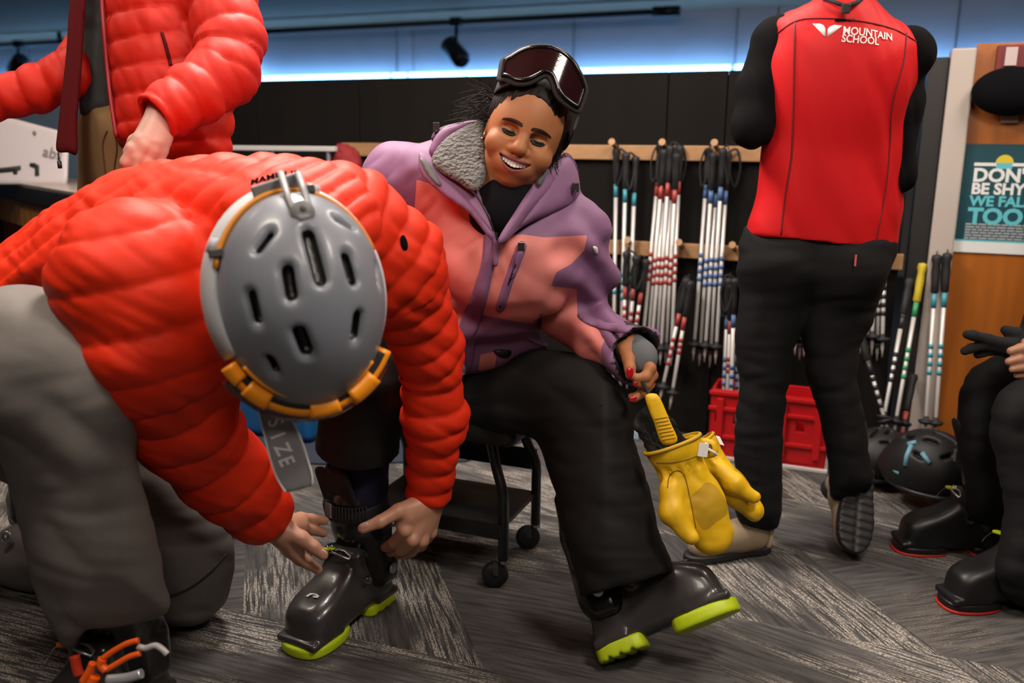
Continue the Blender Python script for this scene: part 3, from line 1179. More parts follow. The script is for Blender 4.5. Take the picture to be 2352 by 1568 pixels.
# ---- white rack bar with a red cap hung on its end
rk = thing('rack', 'white horizontal rack bar behind the kneeling man', 'rack', W(650, 700, 3.3) * np.array([1, 1, 0]))
ra, rb_ = WPT(490, 338, .35), WPT(772, 343, .35)
M_WB = mat('white_bar', (.55, .53, .52), .4)
MB().box((ra + rb_) / 2, (np.linalg.norm(rb_ - ra) / 2, .012, .010), RW, .003).build('bar', M_WB, rk)
for f in (.06, .5, .94):
    p = ra + (rb_ - ra) * f
    MB().tube([p * np.array([1, 1, 0]), p], .009, 8).build('upright', mat('grey_steel', (.2, .2, .21), .4, metal=.6), rk)
Sd = Solid(.006)
Sd.infl([(768, 338), (800, 332), (826, 352), (834, 392), (832, 440), (800, 470), (768, 440)], 3.42, .06, .05)
o = solid_obj('red_cap', Sd, mat('red_cloth_dark', (.22, .01, .012), .8, bump=.2, bscale=60), None, post=lambda V, N: wrinkle(V, N, .006, 26, 3))
tag(o, 'dark red cloth cap hung on the end of the white rack bar', 'cap')

# ---- blue pouffe and floor mat
Sp = Solid(.008)
pc = FL(608, 1010)
Sp.box((pc[0] + .03, pc[1] + .16, .20), (.235, .16, .195), RW, rnd=.03)
o = solid_obj('blue_pouffe', Sp, mat('blue_vinyl', (.005, .10, .30), .5, bump=.1, bscale=40), None)
tag(o, 'bright blue block seat standing behind the grey strap', 'seat')
o = MB().prism([tuple(FL(x, y)[:2]) for x, y in ((520, 1062), (740, 1068), (1070, 1062), (1232, 1005), (1180, 975), (560, 975))], .0012, .008).build('floor_mat', mat('navy_mat', (.028, .038, .065), .85, bump=.3, bscale=200))
tag(o, 'thin dark blue mat on the carpet behind the stool', 'mat')
o = wbox(MB(), s_of(1440, 985, .1), s_of(1476, 985, .1), .0, .035, .08, .16, .004).build('ski_box', mat('pale_blue_box', (.32, .42, .55), .5))
tag(o, 'small pale blue box on the floor at the foot of the partition', 'box')

# ---- wheeled stool
sx, sy = Vector(WD), Vector(-WN)
MSt = Matrix(((sx.x, sy.x, 0, -.017), (sx.y, sy.y, 0, 2.034), (0, 0, 1, 0), (0, 0, 0, 1)))
st = thing('fitting_stool', 'black steel fitting stool on castors with a lower shelf, under the woman', 'stool', matrix=MSt)
M_TU = mat('black_enamel', (.010, .010, .011), .3, coat=.3)
SW, SDp = .40, .235
Sc = Solid(.008)
Sc.box((-SW / 2 + .0, SDp / 2, .425), (SW / 2 + .045, SDp / 2 + .05, .035), None, rnd=.025)
solid_obj('seat', Sc, mat('black_vinyl', (.012, .012, .012), .5, bump=.1, bscale=120), st)
for sxx in (0, -SW):
    for yy, bend in ((0.0, .03), (SDp, -.02)):
        pts = spline([(sxx - .045, yy + bend * .5, .41), (sxx - .03, yy + bend * .5, .33), (sxx - .003, yy, .26), (sxx, yy, .20), (sxx, yy, .075)], 6)
        MB().tube(pts, .0135, 12).build('leg', M_TU, st)
        w_ = thing  # castor
        c = link('castor', MB().lathe([(.011, .07), (.014, .07), (.014, .078), (.011, .082)], 16, Matrix.Translation((sxx, yy, 0))).mesh('castor', mat('chrome', (.7, .7, .7), .18, metal=1.0)), st)
        wx = sxx - .022
        MB().lathe([(.012, -.012), (.030, -.013), (.034, -.006), (.034, .006), (.030, .013), (.012, .012)], 24, Matrix.Translation((wx, yy, .035)) @ Matrix.Rotation(math.pi / 2, 4, 'X') @ Matrix.Rotation(.5, 4, 'Y')).build('wheel', mat('black_rubber', (.014, .014, .015), .55), c)
        MB().box((wx + .008, yy - .017, .058), (.007, .002, .018), None, .001).box((wx + .008, yy + .017, .058), (.007, .002, .018), None, .001).build('fork', mat('fork_steel', (.18, .18, .18), .3, metal=.8), c)
MB().box((-SW / 2, SDp / 2, .165), (SW / 2, SDp / 2 + .01, .006), None, .002).build('shelf', mat('shelf_black', (.02, .02, .02), .38, var=.3, vscale=20), st)
MB().box((-SW / 2, -.014, .158), (SW / 2, .004, .02), None, .002).build('shelf_lip', M_TU, st)
MB().box((-SW / 2, SDp + .004, .265), (SW / 2, .004, .03), None, .002).build('back_plate', M_TU, st)

# ================================================================== SKI BOOTS, SHOES, HELMET, MITTENS (own coordinates: y toe, z up)
def boot_parts(kind):
    P = {}
    S = Solid(.004)
    prof = [(-.004, .02), (-.008, .07), (-.004, .12), (.008, .17), (.05, .20), (.10, .195), (.135, .172), (.165, .142), (.20, .122), (.245, .106), (.275, .088), (.287, .062), (.290, .028), (.275, .02)]
    top = [(-.034, .0), (-.04, .03), (-.038, .09), (-.044, .16), (-.05, .215), (-.045, .265), (-.028, .288), (0, .294), (.028, .288), (.045, .265), (.05, .215), (.044, .16), (.038, .09), (.04, .03), (.034, .0), (.02, -.012), (-.02, -.012)]
    pr = np.array(smooth_poly(prof, 3)); tp = np.array(smooth_poly(top, 3))

    def fn(p):
        a = poly_sd(p[..., 1], p[..., 2], pr); b = poly_sd(p[..., 0], p[..., 1], tp)
        k = .035
        w = np.clip(.5 - .5 * (b - a) / k, 0, 1)
        return b + (a - b) * w + k * w * (1 - w)
    S.add(fn, (-.055, -.02, .02), (.055, .3, .21), .004)
    # raised overlap and buckle ridge across the instep
    S.cap((-.046, .115, .11), (-.030, .128, .168), .011, .012, k=.012)
    S.cap((.046, .115, .11), (.030, .128, .168), .011, .012, k=.012)
    S.cap((-.03, .128, .168), (.03, .128, .168), .012, .012, k=.012)
    S.box((0, .243, .030), (.046, .05, .009), None, .005, k=.004)
    S.box((0, .03, .030), (.040, .04, .009), None, .005, k=.004)
    S.ell((.052, .118, .118), (.012, .008, .008), k=.003, op='s'); S.ell((-.052, .118, .118), (.012, .008, .008), k=.003, op='s')
    P['shell'] = S.build(3)[:2]
    S = Solid(.004)
    for (c0, c1, r0, r1) in (((0, .045, .11), (0, .062, .22), .052, .056), ((0, .062, .22), (0, .085, .315), .056, .059)):
        S.cap(c0, c1, r0, r1, k=.012, ratio=1.18, ud=(0, 1, 0))
    S.box((0, .042, .118), (.056, .038, .052), None, .022, k=.012)
    S.add(lambda p: p[..., 2] - (.322 + .1 * (p[..., 1] - .08)), (-1, -1, -1), (1, 1, 1), .006, 'i')
    S.cap((0, .07, .24), (0, .1, .40), .047, .05, k=.004, ratio=1.15, ud=(0, 1, 0), op='s')
    P['cuff'] = S.build(3)[:2]
    S = Solid(.004)
    S.cap((0, .075, .24), (0, .093, .345), .046, .053, k=.006, ratio=1.12, ud=(0, 1, 0))
    S.cap((-.02, .135, .30), (-.022, .165, .372), .02, .024, k=.014, ratio=.4, ud=(0, 1, .3))
    S.cap((.02, .135, .30), (.018, .160, .366), .02, .02, k=.014, ratio=.4, ud=(0, 1, .3))
    S.cap((0, .08, .29), (0, .1, .42), .040, .044, k=.004, ratio=1.1, ud=(0, 1, 0), op='s')
    P['liner'] = S.build(2)[:2]
    S = Solid(.0035)
    tpl = np.array(smooth_poly([(-.036, .165), (-.05, .215), (-.046, .268), (-.03, .293), (0, .30), (.03, .293), (.046, .268), (.05, .215), (.036, .165), (0, .155)], 3))
    I4 = np.eye(4)
    S.sheet(tpl, I4, lambda x, y: .0125 + .0 * x, .0125, rnd=.005)
    P['toe_sole'] = S.build(1)[:2]
    S = Solid(.0035)
    tph = np.array(smooth_poly([(-.036, .088), (-.041, .04), (-.036, .0), (-.018, -.014), (.018, -.014), (.036, .0), (.041, .04), (.036, .088), (0, .095)], 3))
    S.sheet(tph, I4, lambda x, y: .0135 + .0 * x, .0135, rnd=.005)
    for yy in (.015, .04, .065):
        S.box((0, yy, .0), (.06, .0035, .006), None, .001, k=.003, op='s')
    P['heel_sole'] = S.build(1)[:2]
    S = Solid(.004)
    S.cap((0, .078, .262), (0, .084, .292), .0605, .0615, k=.004, ratio=1.19, ud=(0, 1, 0), flat=True)
    S.cap((0, .074, .24), (0, .088, .31), .054, .055, k=.004, ratio=1.16, ud=(0, 1, 0), op='s')
    P['power_strap'] = S.build(1)[:2]
    return P


BP = boot_parts('x')
M_BOOT = mat('boot_shell', (.040, .036, .036), .28, coat=.25, var=.15, vscale=14)
M_CUFF = mat('boot_cuff', (.006, .006, .0065), .25, coat=.25)
M_LINER = mat('boot_liner', (.012, .012, .012), .85, bump=.3, bscale=200)
M_LIME = mat('lime_rubber', (.52, .66, .01), .45)
M_CHR = mat('chrome', (.7, .7, .7), .18, metal=1.0)
M_VEL = mat('velcro_black', (.018, .018, .02), .7)
BME = {}


def boot(M, lab, sole, shell=None, buckle='lime', liner=True, group='ski boots', rivet=True, badge=True, line=None):
    e = thing('ski_boot', lab, 'ski boot', group=group, matrix=M)
    mats = {'shell': shell or M_BOOT, 'cuff': M_CUFF, 'liner': M_LINER, 'toe_sole': sole, 'heel_sole': sole, 'power_strap': M_VEL}
    objs = {}
    for n, (V, Q) in BP.items():
        key = (n, mats[n].name)
        if key not in BME:
            BME[key] = arr_mesh(n, V, Q, mats[n])
        objs[n] = link(n, BME[key], e)
    if line:
        for n in ('toe_sole', 'heel_sole'):
            V, Q = BP[n]
            link('sole_line', arr_mesh('sole_line', V * np.array([1.03, 1.01, .34]), Q, line), e)
    # strap ribs and grey buckle tab
    q = MB()
    for k in range(11):
        a = -1.5 + k * .1 + 3.05
        q.box((.062 * math.cos(a), .080 + .074 * math.sin(a), .278), (.0022, .002, .014), Matrix.Rotation(a, 3, 'Z'), .0006)
    q.build('strap_rib', M_VEL, objs['power_strap'])
    a = 1.35
    MB().box((.063 * math.cos(a), .081 + .0745 * math.sin(a), .279), (.003, .0085, .0165), Matrix.Rotation(a, 3, 'Z'), .0012).build('strap_tab', mat('grey_tab', (.20, .19, .20), .35), objs['power_strap'])
    for sxx in (-1, 1):
        if rivet:
            MB().lathe([(.0, 0), (.013, 0), (.0125, .003), (.006, .004)], 20, Matrix.Translation((sxx * .0605, .045, .115)) @ Matrix.Rotation(sxx * math.pi / 2, 4, 'Y')).build('rivet', mat('rivet_steel', (.55, .56, .60), .35, metal=.7), e)
    bk = MB()
    bcol = M_LIME if buckle == 'lime' else mat('orange_clip', (.85, .11, .005), .4)
    # wire loop + lever across the instep
    b = link('buckle', MB().tube([(-.028, .150, .172), (-.012, .158, .180), (.006, .156, .181), (.012, .150, .181), (.004, .140, .182), (-.012, .140, .182), (-.028, .144, .176)], .0028, 8, closed=True).mesh('buckle', mat('brushed_steel', (.52, .50, .52), .3, metal=.9)), e)
    MB().box((.030, .146, .176), (.023, .0065, .004), Matrix.Rotation(.25, 3, 'Y'), .002).build('lever', bcol, b)
    MB().box((.012, .146, .180), (.006, .009, .004), Matrix.Rotation(.1, 3, 'Y'), .002).build('hinge', M_CHR, b)
    MB().tube([(.045, .146, .172), (.058, .150, .164), (.066, .158, .148), (.067, .165, .135)], .0014, 6).build('wire', M_CHR, b)
    for zz in (0, 1):
        MB().ball((.02 + zz * .012, .138, .184 - zz * .004), .0035, None, 6).build('stud', M_CHR, b)
    if badge:
        q = MB()
        pts = [(-.012, -.006), (-.008, .004), (.004, .007), (.013, .004), (.012, -.002), (.004, -.004), (.000, -.0005), (.006, .0015), (.006, .0035), (-.002, .0025), (-.006, -.002), (-.007, -.007)]
        q.prism(pts, 0, .0012, Matrix.Translation((.0, .232, .1135)) @ Matrix.Rotation(-.36, 4, 'X') @ Matrix.Rotation(math.pi, 4, 'Z'))
        q.build('emblem', mat('emblem_white', (.75, .75, .78), .4), e)
    return e


# woman: planted boot (image left) and heel-down boot (image right)
hl = Vector((-.322, 1.985, 0)); tl = Vector((-.462, 1.735, 0))
boot(frame(hl, tl - hl, (0, 0, 1)) @ Matrix.Diagonal((1.24, 1.04, 1.03, 1)), 'grey ski boot with lime sole being buckled by the kneeling man', M_LIME)
hb = W(1396, 1536, 1.89)
tb = W(1680, 1424, 1.85)
yv = Vector(tb - hb); zv = Vector(UP) * .86 + Vector(FWD) * .42 + Vector(RT) * -.25
hb = Vector(hb)
hb.z = .012
boot(frame(hb, yv, zv) @ Matrix.Diagonal((1.2, 1.03, 1.2, 1)), 'grey ski boot resting on its heel with lime sole turned up', M_LIME)


def shoe(M, lab, grp):
    """hiking shoe: tan upper, dark rubber sole"""
    e = thing('hiking_shoe', lab, 'shoe', group=grp, matrix=M)
    S = Solid(.005)
    S.cap((0, .05, .05), (0, .10, .06), .042, .045, k=.03)
    S.cap((0, .10, .06), (0, .23, .04), .045, .038, k=.03)
    S.cap((0, .05, .06), (0, .045, .115), .042, .042, k=.02)
    S.add(lambda p: .018 - p[..., 2], (-1, -1, -1), (1, 1, 1), .004, 'i')
    S.cap((0, .05, .09), (0, .045, .2), .032, .034, k=.006, op='s')
    solid_obj('upper', S, mat('tan_suede', (.30, .22, .14), .85, var=.15, vscale=25, bump=.2, bscale=120), e)
    S = Solid(.004)
    tp = np.array(smooth_poly([(-.036, .03), (-.034, .1), (-.042, .17), (-.04, .24), (-.022, .278), (.01, .282), (.034, .25), (.042, .18), (.036, .1), (.036, .03), (.02, -.002), (-.02, -.002)], 3))
    S.sheet(tp, np.eye(4), lambda x, y: .012 + 0 * x, .013, rnd=.004)
    for k in range(11):
        S.box((0, .012 + k * .025, -.001), (.06, .004, .005), None, .001, k=.002, op='s')
    S.box((0, .13, -.001), (.004, .2, .004), None, .001, k=.002, op='s')
    solid_obj('sole', S, mat('black_rubber', (.014, .014, .015), .55), e)
    S = Solid(.004)
    S.cap((-.0, .012, .035), (0, .006, .085), .034, .03, k=.01, ratio=.5, ud=(0, 1, 0))
    solid_obj('heel_cap', S, mat('tan_suede_light', (.42, .31, .19), .8), e)
    for k in range(3):
        MB().tube([(-.022, .115 + k * .028, .098 - k * .010), (0, .118 + k * .028, .106 - k * .010), (.022, .115 + k * .028, .098 - k * .010)], .003, 6).build('lace', mat('lace_brown', (.10, .07, .05), .8), e)
    S = Solid(.004)
    S.cap((0, .05, .10), (0, .045, .165), .037, .040, k=.01)
    S.add(lambda p: p[..., 2] - .165, (-1, -1, -1), (1, 1, 1), .003, 'i')
    solid_obj('sock', S, mat('dark_sock', (.015, .015, .016), .9), e)
    return e


h0 = FL(1762, 1262); h0[2] = 0
boot_dir = Vector((-.95, .18, 0))
shoe(frame(Vector(h0) , (-.8, -.25, 0), (0, 0, 1)) @ Matrix.Scale(.92, 4), 'tan hiking shoe flat on the carpet behind the yellow mittens', 'vest wearer\'s shoes')
tz = W(1962, 1285, 2.36); hz_ = W(1972, 1150, 2.44)
yv2 = Vector(tz - hz_)
zv2 = Vector(FWD)
toe0 = Vector(tz) - yv2.normalized() * .262
shoe(frame(toe0 + Vector((0, 0, .03)), yv2, zv2) @ Matrix.Diagonal((1.2, .95, .95, 1)), 'tan hiking shoe with heel lifted, black tread facing back', 'vest wearer\'s shoes')


# ---- helmet
HC = W(692, 672, 1.27)
vd = (HC - CP); vd /= np.linalg.norm(vd)
Zh = -vd + RT * .16 + UP * .06; Zh /= np.linalg.norm(Zh)
Yh = RT * .17 - UP * .985; Yh = Yh - Zh * (Yh @ Zh); Yh /= np.linalg.norm(Yh)
Xh = np.cross(Yh, Zh)
RH = np.stack([Xh, Yh, Zh], 1)
MH = Matrix(((*RH[0], HC[0]), (*RH[1], HC[1]), (*RH[2], HC[2]), (0, 0, 0, 1)))
HR = np.array([.119, .146, .122])


def hel_hit(cx, cy):
    px, py = 440 + cx / 2.704, 380 + cy / 2.704
    d = W(px, py, 1) - CP; d /= np.linalg.norm(d)
    o_ = (RH.T @ (CP - HC)) / HR; q = (RH.T @ d) / HR
    a, b, c = q @ q, 2 * o_ @ q, o_ @ o_ - 1
    ds = b * b - 4 * a * c
    t = (-b - math.sqrt(ds)) / (2 * a) if ds > 0 else -b / (2 * a)
    return RH.T @ (CP + d * t - HC)


vents = [((405, 512), (480, 412), .0052), ((728, 405), (808, 705), .0078), ((912, 325), (1003, 380), .0045), ((592, 645), (618, 805), .0075), ((972, 560), (1012, 705), .0070),
         ((360, 805), (398, 965), .0062), ((1045, 940), (1028, 1070), .0070), ((668, 1045), (715, 1165), .0080), ((1155, 615), (1172, 740), .0045), ((480, 1215), (515, 1285), .0060)]
VL = [(hel_hit(*a), hel_hit(*b), r) for a, b, r in vents]
hm = thing('helmet', 'grey ski helmet with dark vents on the kneeling man', 'helmet', matrix=MH)
S = Solid(.004)
S.ell((0, 0, 0), HR, k=.01)
S.ell((0, .03, -.02), (.116, .142, .10), k=.02)
S.cap((-.05, .135, -.02), (.05, .135, -.02), .014, .014, k=.03)
S.add(lambda p: -(p[..., 2] + .075 + .0 * p[..., 1]), (-1, -1, -1), (1, 1, 1), .01, 'i')
for a, b, r in VL:
    S.cap(a * 1.02, b * 1.02, r + .0035, k=.008, op='s')   # soft dish around each vent
for a, b, r in VL:
    S.cap(a * .97, b * .97, r, k=.004, op='s')
    S.cap(a * .90, b * .90, r * .95, k=.004, op='s')
# raised spine by the long vent
hV, hQ, hN = S.build(2)
f = np.full(len(hV), -1.0)
for a, b, r in VL:
    for s_ in (.97, .90):
        v, t, ax, L = bone_coords(hV, a * s_, b * s_)
        d = np.linalg.norm(v - np.clip(t, 0, L)[:, None] * ax, axis=1)
        f = np.maximum(f, r * (1.12 if s_ > .95 else 1.3) - d)
nrm = np.linalg.norm(hV / HR, axis=1)
f = np.where(nrm < .985, f, np.minimum(f, -.0001))
M_HEL = attr_mix(mat('helmet_grey', (.185, .20, .235), .38, coat=.15, var=.05, vscale=9), 'vent', (.004, .004, .004))  # shade inside the vent hollows is painted as black
HME = arr_mesh('shell', hV, hQ, M_HEL, True, {'vent': f})
link('shell', HME, hm)
# liner edge (amber), goggle retainer
ring = lambda k, z, n=72: [(HR[0] * k * math.cos(a), HR[1] * k * math.sin(a), z) for a in np.linspace(0, 2 * math.pi, n, endpoint=False)]
M_AMB = mat('amber_edge', (.62, .22, .01), .45)
MB().tube(ring(.985, -.018), .0045, 8, closed=True).build('edge_trim', M_AMB, hm)
rt_ = link('goggle_clip', MB().tube([hel_hit(560, 85) * 1.06, hel_hit(600, 210) * 1.03, hel_hit(640, 300) * 1.02, hel_hit(680, 335) * 1.015, hel_hit(725, 320) * 1.015, hel_hit(735, 280) * 1.02, hel_hit(700, 180) * 1.03, hel_hit(660, 85) * 1.06], .0052, 8, el=((0, 0, 1), .6)).mesh('goggle_clip', mat('clip_grey', (.16, .16, .165), .5)), hm)
c0 = hel_hit(690, 300) * 1.02
MB().ball(c0, (.017, .017, .006), None, 10).build('clip_base', mat('clip_grey', (.16, .16, .165), .5), rt_)
MB().ball(c0 * 1.03, (.007, .007, .004), None, 8).build('screw', mat('clip_dark', (.03, .03, .03), .4), rt_)

# ---- goggles worn on the helmet: pale strap round the back, orange frame low at the front
gg = thing('ski_goggles', 'orange-framed ski goggles with grey strap round the kneeling man\'s helmet', 'goggles', matrix=MH)
st_pts = []
for a in np.linspace(math.radians(30), math.radians(-210), 60):
    st_pts.append((HR[0] * 1.055 * math.cos(a), HR[1] * 1.045 * math.sin(a), -.012 + .012 * math.cos(a)))
M_GST = mat('strap_pale_grey', (.50, .52, .55), .6, bump=.15, bscale=300)
sto = MB().tube(st_pts, .030, 12, el=((0, 0, 1), .30)).mesh('strap', M_GST)
# flat band: tall along z, thin outward
q = MB()
n_ = len(st_pts)
rows = []
for (x, y, z) in st_pts:
    nn = Vector((x / HR[0] ** 2, y / HR[1] ** 2, 0)).normalized()
    p = Vector((x, y, z))
    rows.append([q.bm.verts.new(p + Vector((0, 0, .024)) - nn * .008), q.bm.verts.new(p + Vector((0, 0, .020)) - nn * .001), q.bm.verts.new(p - Vector((0, 0, .020)) + nn * .012),
                 q.bm.verts.new(p - Vector((0, 0, .024)) + nn * .008), q.bm.verts.new(p + Vector((0, 0, .015)) - nn * .013)])
for A, B in zip(rows[:-1], rows[1:]):
    for k in range(5):
        q.bm.faces.new((A[k], A[(k + 1) % 5], B[(k + 1) % 5], B[k])).smooth = True
q.bm.faces.new(rows[0]); q.bm.faces.new(rows[-1][::-1])
so = q.build('strap', M_GST, gg)
for i0, i1 in ((14, 15), (33, 34)):
    MB().tube([Vector(st_pts[i0]) + Vector((0, 0, .01)), Vector(st_pts[i1 + 1]) + Vector((0, 0, .01))], .012, 8).build('strap_slider', mat('slider_grey', (.33, .33, .35), .5), so)
    p = Vector(st_pts[i0]) * .985 + Vector((0, 0, .03))
    MB().box(p, (.010, .006, .006), None, .002).build('strap_keeper', mat('clip_dark', (.03, .03, .03), .4), so)
MB().box(Vector(st_pts[28]) * 1.0 + Vector((.0, 0, .022)), (.034, .013, .004), Matrix.Rotation(.22, 3, 'Z') @ Matrix.Rotation(-.3, 3, 'X'), .002).build('buckle', mat('clip_grey', (.16, .16, .165), .5), so)
MB().tube([Vector(st_pts[i]) * .965 + Vector((0, 0, .027)) for i in range(12, 48)], .0042, 6).build('strap_edge', M_AMB, so)
arc = lambda k, z, a0, a1, n=40: [(HR[0] * k * math.sin(a), HR[1] * k * math.cos(a) + .006, z) for a in np.linspace(a0, a1, n)]
M_ORF = mat('orange_frame', (1.0, .33, .008), .38)
fr = link('frame', MB().tube(arc(1.125, -.002, -.95, 1.05), .0115, 10).mesh('frame', M_ORF), gg)
MB().tube(arc(1.01, .022, -.75, .95), .0038, 8).build('frame_rim', M_ORF, gg)
MB().tube(arc(1.07, .004, -.9, 1.0), .0115, 8, el=((0, 0, 1), .7)).build('foam', mat('goggle_foam', (.015, .014, .012), .9), gg)
MB().tube(arc(1.13, -.034, -.85, .95), .022, 10, el=((0, 0, 1), 1.2)).build('lens', mat('amber_lens', (.10, .012, .006), .08, coat=.6), gg)
for a0, a1, r_ in ((-.66, -.34, .0185), (.55, .80, .018), (-.20, .12, .0165), (.88, 1.05, .016)):
    MB().tube(arc(1.13, .002, a0, a1, 8), r_, 4).build('frame_lug', M_ORF, gg)

# long loose strap end with printed size
M_LS = mat('loose_strap', (.30, .295, .31), .6, bump=.1, bscale=300)
M_LE = mat('strap_white', (.92, .90, .92), .5)
dst = plane_depth((585, 880, 1.30), (640, 880, 1.30), (660, 1120, 1.35))
ls = thing('size_strap', 'loose grey webbing strap with white size lettering hanging below the goggles', 'strap', W(690, 1120, 1.34))
wbb = pillow('webbing', [(560, 850), (600, 850), (660, 945), (692, 1010), (708, 1060), (718, 1092), (718, 1114), (690, 1124), (657, 1131), (641, 1110), (630, 1080), (615, 1030), (600, 970), (585, 915)], dst, .0016, M_LS, ls, R=.002, raw=True)
dst2 = lambda x, y: dst(x, y) - .0022
for ed in ([(571, 868), (585, 912), (600, 968), (614, 1026), (629, 1078), (642, 1108), (656, 1129)], [(648, 925), (676, 975), (693, 1012), (708, 1060), (717, 1092), (717, 1112)]):
    MB().tube(spline([W(x, y, float(dst2(x, y))) for x, y in ed], 4), .0016, 6).build('edge_stripe', M_LE, ls)
dn = Vector(W(690, 1000, float(dst(690, 1000)))) - Vector(W(620, 1000, float(dst(620, 1000))))
dn2 = Vector(W(660, 1080, float(dst(660, 1080)))) - Vector(W(620, 930, float(dst(620, 930))))
nst = dn.cross(dn2).normalized()
if nst.dot(Vector(FWD)) > 0:
    nst = -nst
for ch, cx_, cy_ in (('T', 604, 930), ('S', 613, 967), ('I', 620, 1002), ('Z', 628, 1026), ('E', 638, 1056)):
    t_ = cam_text(ch, cx_, cy_, float(dst(cx_, cy_)) - .004, .034, M_LE, 'lettering', ls, .0006, math.radians(69), 0, n=nst, sx=.8)
    bpy.context.view_layer.update(); conform(t_, bvh_of(wbb), .0008)

# ---- mittens: own coordinates, fingers along -z (hanging), palm faces -y
M_MIT = mat('yellow_leather', (.76, .45, .005), .5, var=.12, vscale=25, bump=.25, bscale=90)
attr_mix(M_MIT, 'patch', (.50, .295, .012))


def mitten_meshes():
    P = {}
    S = Solid(.0035)
    S.cap((0, 0, -.03), (.005, 0, -.11), .050, .056, k=.02, ratio=.62, ud=(0, 1, 0))
    S.cap((.005, 0, -.11), (.012, -.004, -.172), .056, .044, k=.02, ratio=.6, ud=(0, 1, 0))
    S.cap((-.036, -.018, -.05), (-.052, -.030, -.095), .024, .026, k=.012)
    S.cap((-.052, -.030, -.095), (-.036, -.044, -.150), .026, .017, k=.012)
    S.cap((0, 0, .03), (0, 0, -.03), .060, .046, k=.012, ratio=.72, ud=(0, 1, 0), flat=True)
    S.cap((0, 0, .06), (0, 0, -.035), .056, .036, k=.004, ratio=.70, ud=(0, 1, 0), op='s')

    V, Q, N = S.build(2)
    g = np.exp(-((V[:, 2] + .022) / .012) ** 2)
    V = V + N * (g * (np.sin(np.arctan2(V[:, 1], V[:, 0]) * 11) * .0028 - .003))[:, None]
    V = wrinkle(V, N, .0028, 26, 4)
    pp = poly_sd(V[:, 0].astype(np.float32), V[:, 2].astype(np.float32), np.array(smooth_poly([(-.010, -.082), (.012, -.070), (.036, -.064), (.054, -.085), (.060, -.135), (.025, -.145), (-.006, -.152), (-.014, -.115)], 3)))
    P['shell'] = arr_mesh('shell', V, Q, M_MIT, True, {'patch': np.where(V[:, 1] < -.008, -pp, -.01)})
    P['rim'] = MB().tube([(.060 * math.cos(a), .0435 * math.sin(a), .030) for a in np.linspace(0, 2 * math.pi, 40, endpoint=False)], .0042, 8, closed=True).mesh('rim', mat('yellow_rim', (.55, .33, .012), .5))
    S = Solid(.004)
    S.cap((0, .004, .0), (-.022, .006, .085), .046, .040, k=.02, ratio=.62, ud=(0, 1, 0))
    S.cap((0, .0, .03), (-.03, .0, .13), .043, .033, k=.004, ratio=.5, ud=(0, 1, 0), op='s')
    V, Q, N = S.build(2)
    P['knit_cuff'] = arr_mesh('knit_cuff', wrinkle(V, N, .004, 45, 2), Q, mat('black_knit', (.010, .010, .010), .95, bump=.5, bscale=260))
    P['tag'] = MB().box((.050, -.032, .002), (.010, .001, .014), Matrix.Rotation(.5, 3, 'Y'), .0004).mesh('tag', mat('tag_white', (.75, .72, .70), .6))
    q = MB()
    c = [(-.052, -.030, -.02), (-.06, -.04, -.06), (-.066, -.046, -.1), (-.05, -.056, -.145)]
    return P


MM = mitten_meshes()


def mitten(M, lab, tail=True):
    e = thing('mitten', lab, 'mitten', group='yellow leather mittens', matrix=M)
    for n, me in MM.items():
        if n == 'knit_cuff' and not tail:
            continue
        link(n, me, e)
    return e


mo = W(1545, 1035, 1.80)
ax1 = Vector(W(1622, 1240, 1.80) - W(1548, 1040, 1.80)).normalized()
mx = frame(Vector(mo), -ax1.cross(Vector(RT)) * -1, -ax1)


def mit_matrix(o_, down, face):
    z = -Vector(down).normalized(); y = -Vector(face); y = (y - z * y.dot(z)).normalized(); x = y.cross(z)
    return Matrix(((x.x, y.x, z.x, o_[0]), (x.y, y.y, z.y, o_[1]), (x.z, y.z, z.z, o_[2]), (0, 0, 0, 1)))


m1 = mitten(mit_matrix(W(1556, 1050, 1.80), ax1, -Vector(FWD)) @ Matrix.Scale(1.0, 4), 'front yellow leather mitten with a tan palm patch, held by its tab')
ax2 = Vector(W(1720, 1165, 1.88) - W(1622, 1035, 1.90)).normalized()
m2 = mitten(mit_matrix(W(1622, 1040, 1.92), ax2, -Vector(FWD) * .45 + Vector(RT) * .9) @ Matrix.Scale(.85, 4), 'rear yellow leather mitten seen edge-on behind the front one', False)
mtb = [ch for ch in m1.children if ch.name.startswith('shell')][0]
mb_ = bvh_of(mtb, m1.matrix_basis)
for pts in ([(1533, 1120), (1538, 1092), (1556, 1080), (1572, 1092), (1584, 1140), (1598, 1212)], [(1508, 1062), (1540, 1062), (1575, 1056), (1606, 1044)]):
    ps_ = [W(q_[0], q_[1], hitd(mb_, q_[0], q_[1]) - .0004) for q_ in spline([np.array(p_) for p_ in pts], 5) if hitd(mb_, q_[0], q_[1])]
    if len(ps_) > 3:
        MB().tube(ps_, .0011, 5).build('seam', mat('seam_ochre', (.22, .11, .004), .7), m1).matrix_parent_inverse = m1.matrix_basis.inverted()
